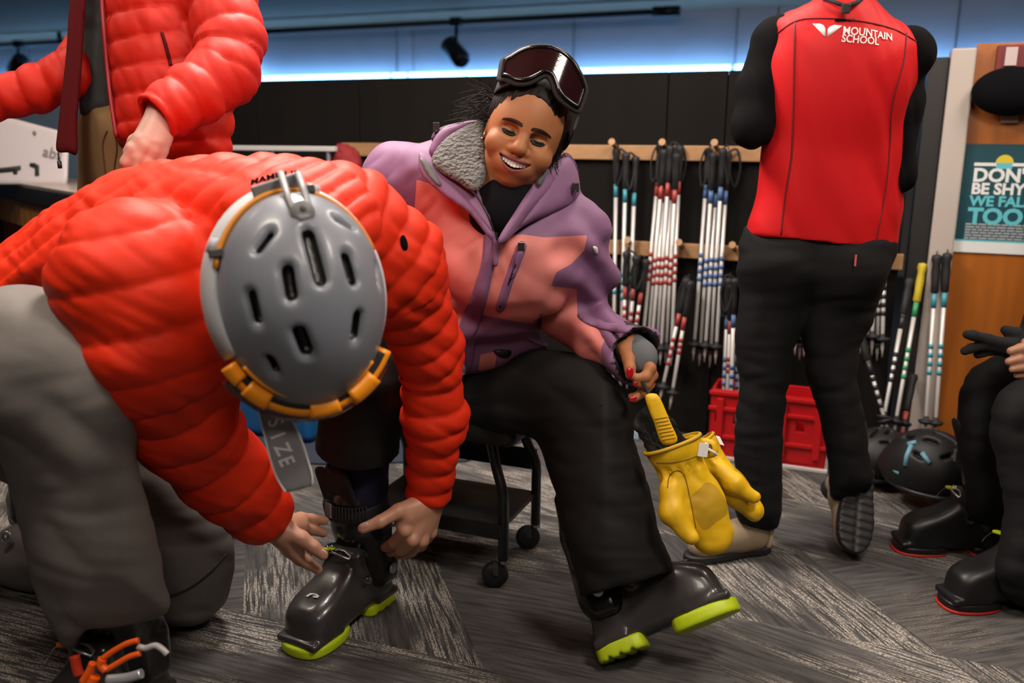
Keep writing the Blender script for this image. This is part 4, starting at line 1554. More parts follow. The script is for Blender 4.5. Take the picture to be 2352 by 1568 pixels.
# pull tab in front of the knit cuff and the toggle loop
pillow('pull_tab', [(1482, 910), (1500, 903), (1516, 914), (1540, 970), (1556, 1012), (1522, 1020), (1502, 970), (1490, 940)], 1.775, .005, M_MIT, m1, R=.006).matrix_parent_inverse = m1.matrix_basis.inverted()
for yy in range(960, 1012, 8):
    o = MB().tube([W(1500 + (yy - 950) * .33, yy + 2, 1.7685), W(1532 + (yy - 950) * .36, yy - 4, 1.7685)], .0012, 5).build('tab_stitch', mat('yellow_rim', (.55, .33, .012), .5), m1)
    o.matrix_parent_inverse = m1.matrix_basis.inverted()
for nm, ol, dd, mt_ in (('closure_tab', [(1608, 1008), (1640, 1012), (1650, 1036), (1640, 1050), (1610, 1048)], 1.82, M_MIT),):
    pillow(nm, ol, dd, .006, mt_, m2, R=.006).matrix_parent_inverse = m2.matrix_basis.inverted()
o = MB().tube([W(1622 + 11 * math.cos(a), 1028 + 10 * math.sin(a), 1.812) for a in np.linspace(0, 6.28, 20, endpoint=False)], .0028, 8, closed=True).build('grommet', mat('brass', (.45, .32, .10), .3, metal=.9), m2)
o.matrix_parent_inverse = m2.matrix_basis.inverted()
o = MB().tube([W(1618, 1026, 1.806), W(1648, 1044, 1.80)], .0034, 8).build('cord', mat('cord_white', (.7, .66, .55), .6), m2)
o.matrix_parent_inverse = m2.matrix_basis.inverted()

# ================================================================== PEOPLE
M_SKM = mat('skin_fair', (.52, .255, .165), .45, var=.12, vscale=40, bump=.12, bscale=220, bdist=.001)
M_SKP = mat('skin_pale', (.58, .33, .27), .45, var=.08, vscale=40, bump=.1, bscale=200, bdist=.001)
M_RJ = mat('red_nylon', (.70, .026, .004), .60, spec=.25, bump=.25, bscale=55, bdist=.003)
M_GRY = mat('grey_ski_cloth', (.150, .136, .126), .75, var=.08, vscale=60, bump=.25, bscale=500, bdist=.001)
M_BLKC = mat('black_ski_cloth', (.0070, .0070, .0068), .75, spec=.3, bump=.15, bscale=500, bdist=.001)


def P3(px, py, d):
    return W(px, py, d)


def lerp_y(y0, d0, y1, d1):
    return lambda x, y: d0 + (d1 - d0) * np.clip((y - y0) / (y1 - y0), 0, 1)


def hand(fingers, palm, kp=.014, kf=.006, h=.0022):
    """fingers: lists of (px,py,d,r); palm: list of capsules ((px,py,d,r),(px,py,d,r))"""
    S = Solid(h)
    for a, b in palm:
        S.cap(W(*a[:3]), W(*b[:3]), a[3], b[3], k=kp)
    for f in fingers:
        for a, b in zip(f[:-1], f[1:]):
            S.cap(W(*a[:3]), W(*b[:3]), a[3], b[3], k=kf)
    return S


def nail(px, py, d, r, mt, name, parent, sx=1.0, rot=0.0):
    R = Matrix(((RT[0], -FWD[0], UP[0]), (RT[1], -FWD[1], UP[1]), (RT[2], -FWD[2], UP[2]))) @ Matrix.Rotation(rot, 3, 'Y')
    return MB().ball(W(px, py, d), (r * sx, r * .35, r * 1.25), R, 8).build(name, mt, parent)


# ------------------------------------------------------------------ kneeling man in the red quilted jacket
km = thing('person', 'kneeling person in red quilted jacket and grey ski trousers, bent over the boot', 'person', (-.85, 1.75, 0))
S = Solid(.006)
dT = lambda x, y: 1.66 - (x - 250) * .00020 + 0 * y
S.infl([(-260, 800), (-150, 650), (0, 562), (90, 494), (170, 443), (250, 404), (330, 374), (420, 357), (520, 352), (640, 350), (760, 367), (820, 394), (870, 450), (880, 540), (830, 660), (700, 780), (560, 880), (480, 925), (400, 890), (320, 820), (230, 745), (60, 705), (-150, 930)], dT, .17, .165, k=.03)
aL = [(300, 640, 1.47), (345, 800, 1.50), (410, 960, 1.62), (520, 1090, 1.74), (604, 1186, 1.845)]
rL = [.128, .118, .098, .084, .063]
S.chain([W(*p) for p in aL], rL, k=.03)
aR = [(800, 520, 1.60), (900, 610, 1.66), (985, 790, 1.80), (1000, 960, 1.88), (985, 1128, 1.955)]
rR = [.110, .098, .069, .062, .053]
S.chain([W(*p) for p in aR], rR, k=.03)
S.cap(W(640, 520, 1.52), W(690, 590, 1.40), .10, .085, k=.03)
S.cap(W(470, 800, 1.62), W(690, 640, 1.58), .10, .09, k=.05)
# sleeve openings
for pa in (aL, aR):
    a, b = W(*pa[-2]), W(*pa[-1]); u_ = (b - a) / np.linalg.norm(b - a)
    e_ = b + u_ * .03
    S.add((lambda p, b=b, u_=u_: np.where(np.linalg.norm(p - b.astype(np.float32), axis=-1) < .10, -((p - b.astype(np.float32)) @ u_.astype(np.float32) - .018), 1.0)), b - .1, b + .1, .006, 's')
    S.cap(b - u_ * .03, b + u_ * .08, .042, .046, k=.006, op='s')
bones = [(W(*aL[i]), W(*aL[i + 1]), rL[i]) for i in range(4)] + [(W(*aR[i]), W(*aR[i + 1]), rR[i]) for i in range(4)]
cumL = np.cumsum([0] + [np.linalg.norm(bones[i][1] - bones[i][0]) for i in range(4)])
cumR = np.cumsum([0] + [np.linalg.norm(bones[i][1] - bones[i][0]) for i in range(4, 8)])
offs = list(cumL[:4]) + list(cumR[:4])


def km_post(V, N):
    idx, al, best = nearest_bone(V, bones)
    arm = best < .018
    coord = al + np.array(offs)[idx]
    X, Y, D = PX(V)
    # back baffles sweep over the shoulders: lines along (0.8,-0.6) in the jacket's own plane
    q = ((V - W(300, 640, 1.5)) @ RT) * .60 - ((V - W(300, 640, 1.5)) @ UP) * .80
    q = q + .22 * np.maximum((V - W(420, 500, 1.5)) @ RT, 0) ** 2 * 2
    V1 = quilt(V, N, np.where(arm & (idx >= 4), coord, .0), .052, np.where(arm & (idx >= 4), .008, 0.0), .6)
    V1 = quilt(V1, N, np.where(arm & (idx < 4), coord, 0.0), .082, np.where(arm & (idx < 4), .009, 0.0), .5)
    V1 = quilt(V1, N, np.where(~arm, q, 0.0), .043, np.where(~arm, .008, 0.0), .7)
    V1 = wrinkle(V1, N, .008, 14, 3, axis=RT * .5 + UP * .8, slow=4)
    return wrinkle(V1, N, .003, 38, 5, axis=UP * .6 + RT * .4, slow=10)


jk = solid_obj('jacket', S, M_RJ, km, smooth=3, post=km_post, label='red quilted jacket with ribbed baffles')
tx_ = cam_text('MAMMUT', 558, 414, 1.40, .0165, mat('logo_black', (.006, .006, .006), 1.0, spec=0.0), 'lettering', jk, .0004, -.30, 0, sx=1.1)
bpy.context.view_layer.update()
jb = bvh_of(jk)
conform(tx_, jb, .0015)
pillow('sleeve_emblem', [(920, 545), (928, 540), (936, 556), (936, 572), (928, 574), (921, 562)], on_surf(jb, .002), .0015, mat('logo_black', (.006, .006, .006), 1.0, spec=0.0), jk, R=.002)
S = Solid(.004)
S.ell(W(932, 560, 1.575), (.010, .016, .016), None)
# trousers
S = Solid(.007)
dG = lerp_y(690, 1.46, 1450, 1.60)
S.infl([(-170, 830), (-100, 735), (0, 693), (60, 688), (130, 700), (200, 738), (262, 805), (302, 880), (318, 950), (322, 1010), (335, 1100), (352, 1200), (373, 1300), (381, 1360), (376, 1398), (330, 1420), (280, 1445), (220, 1472), (160, 1492), (118, 1440), (92, 1390), (62, 1300), (30, 1160), (-20, 1020), (-130, 960)], dG, .125, .13, k=.03)
S.cap(W(60, 830, 1.50), W(-90, 860, 1.85), .13, .15, k=.05)
S.infl([(120, 980), (250, 960), (330, 1005), (420, 1092), (500, 1180), (532, 1245), (536, 1290), (524, 1360), (482, 1406), (420, 1420), (370, 1406), (330, 1350), (250, 1270), (150, 1130)], 2.0, .10, .095, k=.04)
S.cap(W(420, 1340, 2.02), W(60, 1270, 2.22), .09, .085, k=.04)
S.cap(W(-60, 880, 1.85), W(250, 1100, 1.98), .14, .12, k=.04)
S.add(lambda p: .004 - p[..., 2], (-9, -9, -9), (9, 9, 9), .01, 'i')
S.cap(W(275, 1465, 1.60), W(285, 1600, 1.62), .075, .08, k=.01, op='s')
solid_obj('trousers', S, M_GRY, km, smooth=3, post=lambda V, N: wrinkle(wrinkle(V, N, .014, 9, 8, axis=UP * .9 + RT * .4, slow=3), N, .003, 26, 2, axis=UP, slow=7), label='grey baggy ski trousers')
# knee seam
MB().tube(spline([W(378, 1372, 1.905), (W(430, 1352, 1.90)), W(480, 1315, 1.905), W(520, 1272, 1.93)], 6), .002, 6).build('knee_seam', mat('seam_dark', (.03, .028, .026), .8), km)
# skin: head under the helmet, two hands
hl_c = HC - Zh * .045
SB = Solid(.006)
SB.ell(hl_c, (.085, .10, .10), RH, k=.02)
SB.ell(hl_c + Yh * .06 - Zh * .08, (.058, .06, .065), RH, k=.03)
SB.cap(hl_c + Yh * .125 - Zh * .05, hl_c + Yh * .132 - Zh * .075, .012, .014, k=.015)
SB.cap(hl_c - Zh * .05, W(650, 560, 1.50), .06, .065, k=.03)
V0, Q0, N0 = SB.build(2)
hR = hand([[(958, 1160, 1.925, .021), (915, 1174, 1.895, .0165), (872, 1198, 1.875, .0135), (834, 1213, 1.868, .0115)],
           [(930, 1218, 1.905, .0155), (905, 1245, 1.95, .0125), (885, 1256, 2.00, .011)],
           [(948, 1240, 1.915, .0155), (922, 1262, 1.965, .0125), (898, 1268, 2.02, .011)],
           [(970, 1242, 1.935, .0150), (945, 1266, 1.985, .0120), (915, 1275, 2.035, .010)],
           [(990, 1224, 1.965, .0135), (968, 1254, 2.01, .0110), (940, 1268, 2.05, .009)]],
          [((990, 1130, 1.955, .030), (930, 1205, 1.915, .020)), ((990, 1130, 1.955, .030), (950, 1228, 1.925, .019)), ((992, 1130, 1.96, .030), (970, 1230, 1.945, .018)), ((995, 1130, 1.96, .029), (988, 1215, 1.97, .017)),
           ((980, 1150, 1.94, .026), (935, 1180, 1.91, .022)), ((985, 1080, 1.935, .030), (990, 1140, 1.955, .031))])
V1_, Q1_, _ = hR.build(2)
hLh = hand([[(660, 1222, 1.855, .021), (692, 1236, 1.855, .0165), (720, 1256, 1.86, .014), (742, 1274, 1.866, .0115)],
            [(676, 1268, 1.875, .0155), (704, 1290, 1.885, .0130), (730, 1308, 1.90, .0105)],
            [(662, 1262, 1.89, .0150), (690, 1286, 1.905, .0125), (716, 1300, 1.925, .010)],
            [(690, 1188, 1.93, .0130), (715, 1192, 1.955, .0115), (745, 1196, 1.98, .010)],
            [(690, 1208, 1.92, .0130), (716, 1216, 1.95, .0115), (742, 1224, 1.975, .010)]],
           [((596, 1180, 1.84, .031), (655, 1222, 1.865, .028)), ((640, 1215, 1.86, .026), (680, 1258, 1.875, .019)), ((640, 1200, 1.885, .024), (690, 1195, 1.925, .016)), ((640, 1215, 1.88, .026), (690, 1212, 1.92, .016)),
            ((560, 1130, 1.80, .03), (600, 1185, 1.845, .031)), ((645, 1225, 1.87, .024), (668, 1262, 1.885, .018))])
V2_, Q2_, _ = hLh.build(2)
Vk, Qk = one_body([(V0, Q0), (V1_, Q1_), (V2_, Q2_)], [(0, 1, [W(650, 560, 1.55), W(800, 520, 1.60), W(985, 790, 1.80), W(985, 1080, 1.93)]), (0, 2, [W(640, 570, 1.55), W(330, 660, 1.50), W(410, 960, 1.62), W(560, 1130, 1.79)])])
kb = link('body', arr_mesh('body', Vk, Qk, M_SKM), km)
nail(836, 1207, 1.8585, .0085, mat('nail_pale', (.62, .36, .28), .3), 'thumbnail', kb, .8, 1.2)
nail(741, 1268, 1.8575, .008, mat('nail_pale', (.62, .36, .28), .3), 'thumbnail', kb, .8, -.9)
# his planted boot (orange clips) and trailing boot
bt = W(262, 1600, 1.66); b0 = Vector((FL(300, 1640)[0], FL(300, 1640)[1], 0))
e = boot(frame(Vector((-.715, 1.58, 0)), (-.42, -.9, 0), (0, 0, 1)) @ Matrix.Scale(1.12, 4), 'dark ski boot with orange clips under the grey trouser leg', mat('dark_sole', (.02, .02, .02), .6), mat('boot_dark', (.022, .02, .021), .3, coat=.3), 'orange', badge=False, rivet=False)
M_OCL = mat('orange_clip', (.85, .11, .005), .4)


def clip_px(pts, d, r, nm, mt_):
    o_ = MB().tube(spline([W(x, y, d) for x, y in pts], 5), r, 8).build(nm, mt_, e)
    o_.matrix_parent_inverse = e.matrix_basis.inverted()


clip_px([(236, 1512), (258, 1496), (290, 1478), (318, 1470)], 1.475, .0052, 'clip', M_OCL)
clip_px([(244, 1538), (268, 1524), (296, 1508), (322, 1500)], 1.475, .0052, 'clip', M_OCL)
clip_px([(236, 1512), (232, 1526), (244, 1540)], 1.475, .008, 'clip', M_OCL)
clip_px([(316, 1484), (334, 1488), (356, 1482), (372, 1490), (384, 1502)], 1.478, .0055, 'clip_ladder', mat('clear_clip', (.45, .42, .42), .15))
clip_px([(214, 1522), (206, 1540), (190, 1566)], 1.475, .007, 'clip', M_OCL)
clip_px([(220, 1552), (204, 1580)], 1.475, .009, 'clip', M_OCL)
clip_px([(172, 1506), (176, 1530), (182, 1550)], 1.52, .009, 'clip', mat('red_clip', (.5, .03, .01), .4))
q = MB()
clip_px([(246, 1560), (290, 1556), (326, 1546)], 1.47, .0085, 'name_plate', mat('silver_plate', (.6, .62, .68), .25, metal=.6))
e = boot(frame(Vector((-1.33, 2.20, .0)), (.2, 1, 0), (0, 0, 1)), 'black ski boot trailing behind the kneeling man at the left edge', mat('dark_sole', (.02, .02, .02), .6), mat('boot_dark', (.022, .02, .021), .3, coat=.3), 'lime', badge=False)
o = MB().tube([W(14 + 10 * math.cos(a), 1234 + 12 * math.sin(a), 2.14) for a in np.linspace(0, 6.28, 24, endpoint=False)], .004, 8, closed=True).build('round_emblem', mat('emblem_silver', (.5, .5, .5), .3, metal=.6), e)
o.matrix_parent_inverse = e.matrix_basis.inverted()
e2_ = MB().ball(W(14, 1234, 2.14), (.006, .006, .006), None, 8).build('emblem_dot', mat('emblem_silver', (.5, .5, .5), .3, metal=.6), e)
e2_.matrix_parent_inverse = e.matrix_basis.inverted()

# ------------------------------------------------------------------ seated woman
wm = thing('person', 'smiling seated person in pink and purple ski jacket, looking down at the boots', 'person', (-.12, 2.2, 0))
# trousers
S = Solid(.0065)


def dW(x, y):
    a = np.clip((x - 1080) / 310, 0, 1)
    up = 2.2 - .30 * a
    t = np.clip((y - 930) / 400, 0, 1)
    return np.where(y < 930, up, up * (1 - t) + 1.87 * t)


S.infl([(1040, 860), (1075, 822), (1160, 802), (1260, 798), (1340, 812), (1400, 850), (1440, 902), (1456, 960), (1456, 1010), (1470, 1060), (1490, 1130), (1512, 1210), (1545, 1302), (1552, 1370), (1450, 1420), (1345, 1440), (1324, 1330), (1303, 1260), (1282, 1180), (1264, 1100), (1246, 1040), (1215, 1002), (1120, 985), (1050, 960)], dW, .095, .095, k=.03)
hipL = W(1010, 890, 2.22); kneR = W(828, 905, 1.93); hemR = W(822, 1036, 1.985)
S.cap(W(1090, 890, 2.22), hipL, .125, .12, k=.04)
S.cap(hipL, kneR, .105, .088, k=.04)
S.cap(kneR, hemR, .090, .100, k=.03)
uh = (hemR - kneR) / np.linalg.norm(hemR - kneR)
S.add(lambda p: np.where(np.linalg.norm(p - hemR.astype(np.float32), axis=-1) < .16, -((p - hemR.astype(np.float32)) @ uh.astype(np.float32)), 1.0), hemR - .15, hemR + .15, .006, 's')
S.cap(hemR - uh * .05, hemR + uh * .05, .082, .09, k=.006, op='s')
S.cutpx([(1250, 1392), (1342, 1372), (1440, 1346), (1542, 1312), (1650, 1270), (1650, 1600), (1250, 1600)], W(1250, 1500, 1.7) - .25, W(1650, 1300, 2.0) + .25)
S.cap(W(1432, 1290, 1.87), W(1450, 1420, 1.885), .078, .084, k=.006, op='s')
solid_obj('trousers', S, M_BLKC, wm, smooth=3, post=lambda V, N: wrinkle(wrinkle(V, N, .009, 11, 11, axis=UP * .9 + RT * .5, slow=3.5), N, .0025, 30, 4, axis=UP, slow=8), label='black padded ski trousers')
MB().tube(spline([W(1258, 830, 2.03), W(1330, 880, 1.93), W(1380, 930, 1.815)], 5), .0016, 5).build('leg_seam', mat('seam_black', (.006, .006, .006), .8), wm)
S = Solid(.005)
S.cap(W(826, 1000, 1.985), W(826, 1120, 2.03), .072, .064, k=.02)
S.cap(W(826, 1120, 2.03), W(830, 1250, 2.07), .060, .040, k=.02)
solid_obj('sock', S, mat('navy_sock', (.006, .006, .030), .9, bump=.4, bscale=160), wm, label='dark navy knee sock')
# jacket
S = Solid(.0050)
dJ = lambda x, y: 1.905 + np.clip((y - 340) / 500, 0, 1) * .20 - .02 * np.clip((x - 1100) / 250, -1, 1)
S.infl([(872, 440), (885, 385), (915, 344), (965, 325), (1010, 312), (1060, 296), (1110, 300), (1180, 345), (1240, 365), (1290, 390), (1330, 445), (1366, 492), (1376, 560), (1330, 640), (1275, 690), (1245, 720), (1240, 765), (1262, 800), (1185, 822), (1140, 842), (1090, 850), (1040, 852), (1020, 790), (1000, 700), (950, 570), (895, 510)], dJ, .125, .115, k=.025)
S.ell(W(1180, 600, 1.90), (.17, .10, .13), None, k=.06)
sR = [(910, 410, 1.985), (920, 560, 2.04), (960, 700, 2.02), (1000, 850, 1.97)]
S.chain([W(*p) for p in sR], [.082, .078, .07, .06], k=.03)
sL_ = [(1318, 545, 1.905), (1334, 630, 1.965), (1322, 722, 2.02), (1385, 775, 1.935), (1448, 806, 1.865)]
rsL = [.080, .074, .074, .063, .058]
S.chain([W(*p) for p in sL_], rsL, k=.022)
ca_, cb_ = W(1400, 782, 1.92), W(1462, 812, 1.845); cu = (cb_ - ca_) / np.linalg.norm(cb_ - ca_)
S.cap(W(1420, 792, 1.90), cb_, .057, .064, k=.012, flat=True)
S.cap(ca_, cb_ + cu * .05, .050, .056, k=.006, op='s')
PINK = [[(957, 412), (1000, 425), (1060, 470), (1112, 512), (1116, 575), (1088, 665), (1052, 750), (1015, 745), (985, 660), (940, 560), (952, 480)],
        [(1160, 541), (1200, 538), (1250, 545), (1349, 540), (1342, 575), (1312, 606), (1278, 625), (1264, 660), (1262, 704), (1240, 722), (1232, 744), (1180, 737), (1104, 722), (1120, 660), (1136, 600)],
        [(1256, 655), (1325, 664), (1326, 722), (1372, 738), (1422, 744), (1392, 775), (1380, 800), (1384, 860), (1300, 850), (1240, 770)],
        [(1104, 814), (1142, 806), (1136, 846), (1098, 852)]]


def wj_attr(V, N):
    X, Y, D = PX(V)
    f = np.full(len(V), -1.0)
    for p_ in PINK:
        f = np.maximum(f, -poly_sd(X, Y, np.array(smooth_poly(p_, 1))) * D / FPX)
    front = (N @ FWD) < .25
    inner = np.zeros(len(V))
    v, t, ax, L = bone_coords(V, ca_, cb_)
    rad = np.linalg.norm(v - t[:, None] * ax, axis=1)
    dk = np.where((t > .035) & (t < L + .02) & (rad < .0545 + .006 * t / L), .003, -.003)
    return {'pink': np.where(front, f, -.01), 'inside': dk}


def wj_post(V, N):
    V1 = wrinkle(V, N, .008, 11, 21, axis=RT * .5 + UP * .8, slow=4)
    X, Y, D = PX(V)
    low = np.clip((Y - 690) / 60, 0, 1) * np.clip((1260 - X) / 40, 0, 1)
    arm = np.clip((X - 1250) / 30, 0, 1)
    V1 = V1 + N * (low * .013 * np.sin((Y + (X - 1150) * .12) / 13.0))[:, None]
    V1 = V1 + N * (arm * .007 * np.sin((Y * .8 - X * .45) / 13.0 + 2 * np.sin(X / 40)))[:, None]
    return wrinkle(V1, N, .003, 30, 9, axis=UP * .7 - RT * .5, slow=9)


PUR = (.205, .092, .190)
M_WJ = mat('purple_shell', PUR, .66, sheen=.04, bump=.12, bscale=500, bdist=.001)
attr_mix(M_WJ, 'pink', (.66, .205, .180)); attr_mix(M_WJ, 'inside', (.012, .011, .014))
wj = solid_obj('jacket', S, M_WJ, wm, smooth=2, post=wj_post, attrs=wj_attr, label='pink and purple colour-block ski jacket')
M_PU = mat('purple_plain', PUR, .66, sheen=.04, bump=.12, bscale=500, bdist=.001)
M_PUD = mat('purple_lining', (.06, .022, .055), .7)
M_GT = mat('grey_tab_rubber', (.10, .098, .10), .6)
M_FLE = mat('grey_fleece', (.115, .112, .106), .95, sheen=.15, var=.25, vscale=60, bump=1.0, bscale=130, bdist=.012)
wjb = bvh_of(wj)
# centre placket strip
dPl = lambda x, y: 1.772 + np.clip((y - 480) / 350, 0, 1) * .225
pillow('placket', [(1116, 500), (1140, 560), (1133, 620), (1116, 700), (1096, 760), (1082, 850), (1046, 850), (1056, 750), (1082, 680), (1106, 600)], on_surf(wjb, .002), .006, M_PU, wj, R=.012)
# open collar: outer purple flap, fleece face
dCo = plane_depth((965, 360, 1.80), (1130, 540, 1.755), (1110, 290, 1.845))
pillow('collar_flap', [(962, 352), (985, 358), (1040, 400), (1095, 432), (1116, 468), (1140, 556), (1118, 540), (1080, 492), (1032, 458), (985, 420), (966, 395)], on_surf(wjb, .006, dCo), .009, M_PU, wj, R=.010)
pillow('collar_fleece', [(1080, 284), (1108, 279), (1114, 330), (1116, 395), (1106, 430), (1085, 440), (1050, 418), (1012, 396), (992, 372), (1000, 345), (1030, 312)], plane_depth((1000, 370, 1.79), (1110, 430, 1.755), (1095, 290, 1.82)), .016, M_FLE, wj, R=.022, step=5)
pillow('collar_back', [(985, 345), (1010, 300), (1050, 282), (1095, 276), (1112, 290), (1060, 300), (1020, 330), (1000, 362)], 1.835, .010, M_PU, wj, R=.012)
pillow('collar_tab', [(966, 362), (982, 370), (1004, 404), (1014, 424), (1004, 424), (980, 398), (966, 372)], lambda x, y: dCo(x, y) - .012, .002, M_GT, wj, R=.003)
# right collar leaf and hood
dHd = plane_depth((1180, 520, 1.775), (1320, 440, 1.86), (1250, 390, 1.82))
pillow('collar_leaf', [(1238, 398), (1262, 380), (1284, 400), (1262, 440), (1215, 488), (1172, 545), (1150, 560), (1146, 545), (1180, 490), (1212, 440)], lambda x, y: dHd(x, y) - .015, .010, M_PU, wj, R=.012)
pillow('hood', [(1262, 392), (1282, 368), (1308, 362), (1326, 394), (1332, 440), (1312, 468), (1270, 490), (1225, 508), (1190, 528), (1176, 540), (1212, 482)], dHd, .022, M_PU, wj, R=.025)
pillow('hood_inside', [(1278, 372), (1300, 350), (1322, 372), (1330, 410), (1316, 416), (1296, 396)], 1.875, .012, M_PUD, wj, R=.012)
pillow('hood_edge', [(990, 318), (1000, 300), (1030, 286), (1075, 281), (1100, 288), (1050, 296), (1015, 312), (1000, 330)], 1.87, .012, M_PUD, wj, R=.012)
pillow('neck_tab', [(1236, 402), (1256, 388), (1258, 396), (1244, 424), (1232, 424)], 1.778, .002, M_GT, wj, R=.003)
pillow('chest_tab', [(1158, 516), (1174, 512), (1174, 522), (1158, 556), (1146, 556), (1148, 540)], on_surf(wjb, .004), .002, M_GT, wj, R=.003)
M_ZIP = mat('zip_dark', (.02, .018, .02), .4, metal=.4)
MB().tube(spline([W(1040, 400, 1.776), W(1090, 445, 1.748), W(1118, 490, 1.742), W(1134, 530, 1.748)], 6), .0022, 6).build('zip', M_ZIP, wj)
zp = link('zip_puller', MB().box(W(1138, 540, hitd(wjb, 1138, 545) - .010), (.005, .003, .012), None, .001).mesh('zip_puller', mat('chrome_dark', (.25, .24, .25), .25, metal=1)), wj)
pillow('puller_tape', [(1132, 556), (1143, 556), (1144, 606), (1133, 606)], on_surf(wjb, .010), .002, M_PU, wj, R=.003)
# slanted chest pocket
dPk = on_surf(wjb, .001)
pillow('pocket_welt', [(1188, 562), (1208, 560), (1206, 580), (1178, 650), (1158, 712), (1138, 712), (1150, 668)], dPk, .003, M_PU, wj, R=.004)
MB().tube([W(x, y, float(dPk(x, y)[0]) - .0055) for x, y in ((1196, 575), (1174, 636), (1148, 706))], .0022, 6).build('pocket_zip', M_ZIP, wj)
pillow('pocket_puller', [(1188, 580), (1202, 580), (1190, 622), (1174, 640), (1178, 620)], lambda x, y: dPk(x, y) - .007, .002, M_PU, wj, R=.003)
MB().box(W(1197, 566, hitd(wjb, 1197, 568) - .008), (.007, .003, .009), None, .001).build('pocket_slider', mat('chrome_dark', (.25, .24, .25), .25, metal=1), wj)
pillow('cuff_strap', [(1326, 722), (1345, 722), (1400, 742), (1470, 748), (1490, 752), (1470, 768), (1400, 760), (1345, 742)], on_surf(wjb, .003), .004, M_PU, wj, R=.006)
pillow('sleeve_patch', [(1362, 566), (1372, 568), (1373, 582), (1366, 580)], on_surf(wjb, .002), .0015, mat('patch_white', (.7, .7, .68), .6), wj, R=.002)
pillow('belt_buckle', [(1135, 804), (1172, 804), (1172, 816), (1160, 822), (1142, 816)], on_surf(wjb, .004), .004, M_BM, wj, R=.003)
for cx_, cy_, dd in ((1002, 292, 1.86), (1322, 430, 1.83)):
    c = link('cord_lock', MB().box(W(cx_, cy_, dd), (.007, .006, .010), None, .002).mesh('cord_lock', mat('lock_black', (.03, .03, .032), .3)), wj)
    MB().tube([W(cx_ - 2, cy_ - 8, dd), W(cx_, cy_ + 10, dd - .003)], .002, 6).build('cord', mat('lock_grey', (.35, .34, .34), .3), c)
# black base layer at the throat
S = Solid(.006)
S.cap(W(1176, 412, 1.822), W(1150, 480, 1.835), .060, .066, k=.03)
S.cap(W(1150, 480, 1.835), W(1142, 530, 1.87), .062, .05, k=.03)
solid_obj('base_layer', S, mat('black_jersey', (.003, .003, .005), .9, spec=.2), wm, label='black roll-neck base layer')
# wrist gaiter
S = Solid(.004)
S.cap(W(1438, 792, 1.872), W(1468, 818, 1.838), .036, .038, k=.01, ratio=.8, ud=FWD)
S.cap(W(1455, 806, 1.85), W(1476, 826, 1.828), .030, .031, k=.01, ratio=.8, ud=FWD)
solid_obj('wrist_gaiter', S, mat('grey_jersey', (.10, .105, .115), .85, bump=.3, bscale=200), wm)
# lace held between finger and thumb
MB().tube(spline([W(1462, 862, 1.785), W(1474, 874, 1.785), W(1484, 892, 1.782), W(1492, 908, 1.778)], 5), .004, 6, el=(FWD, .4)).build('held_lace', M_STRAP, m1).matrix_parent_inverse = m1.matrix_basis.inverted()

# ---- head: as-seen frame, x across, y up the face, z towards the room (millimetres)
HO = W(1202.9, 313.2, 1.735)
hv = HO - CP; hv /= np.linalg.norm(hv)
ez = -hv; ey = UP - ez * (UP @ ez); ey /= np.linalg.norm(ey); ex = np.cross(ey, ez)
ra_ = math.radians(21)
hx = ex * math.cos(ra_) - ey * math.sin(ra_); hy = ex * math.sin(ra_) + ey * math.cos(ra_)
MHEAD = np.eye(4); MHEAD[:3, 0] = hx * .001; MHEAD[:3, 1] = hy * .001; MHEAD[:3, 2] = ez * .001; MHEAD[:3, 3] = HO


def crop2mm(cx, cy):
    """photo crop units -> face plane mm"""
    x, y = cx - 640, cy - 1000
    return (.934 * x + .358 * y) * .191, -(-.358 * x + .934 * y) * .191


S = Solid(1.7)
S.ell((0, 36, -88), (71, 88, 92), k=20)
S.ell((0, 10, -50), (64, 80, 56), k=20)
S.ell((2, -48, -46), (50, 46, 48), k=22)
S.ell((3, -82, -20), (20, 17, 21), k=16)
for sg_ in (-1, 1):
    S.ell((sg_ * 39, -30, -16), (23, 20, 20), k=16)            # cheeks lifted by the smile
    S.cap((sg_ * 12, 17, -3), (sg_ * 44, 15, -16), 8, 7, k=12)   # brow
    S.ell((sg_ * 31, 3, 7), (18, 11, 12), k=9, op='s')         # sockets
    S.ell((sg_ * 31, -1, -10), (14.5, 11, 12.5), k=4)          # lids
    S.ell((sg_ * 14, -31, 9), (9.5, 7.5, 10), k=5)                 # wings of the nose
    S.ell((sg_ * 7, -38.5, 16), (4.2, 3, 5), k=2.5, op='s')
    S.cap((sg_ * 20, 7.5, 4), (sg_ * 42, 6.5, -3), 1.3, 1.3, k=2.5, op='s')
    S.cap((sg_ * 20, -30, 4), (sg_ * 37, -49, -5), 2.8, 2.4, k=7, op='s')   # smile folds
    S.ell((sg_ * 72, -6, -72), (8, 26, 15), k=6)                # ears
    S.ell((sg_ * 76, -4, -70), (5, 15, 8), k=4, op='s')
S.cap((0, 16, -3), (0, -18, 18), 6.5, 9, k=8)
S.ell((0, -26, 20), (13.5, 10.5, 12.5), k=7)
S.ell((0, -58, -4), (34, 22, 19), k=14)                         # muzzle
yt = lambda x: -50.5 + 3.2 * (x / 33) ** 2
yb = lambda x: -67 + 18.5 * (x / 33) ** 2
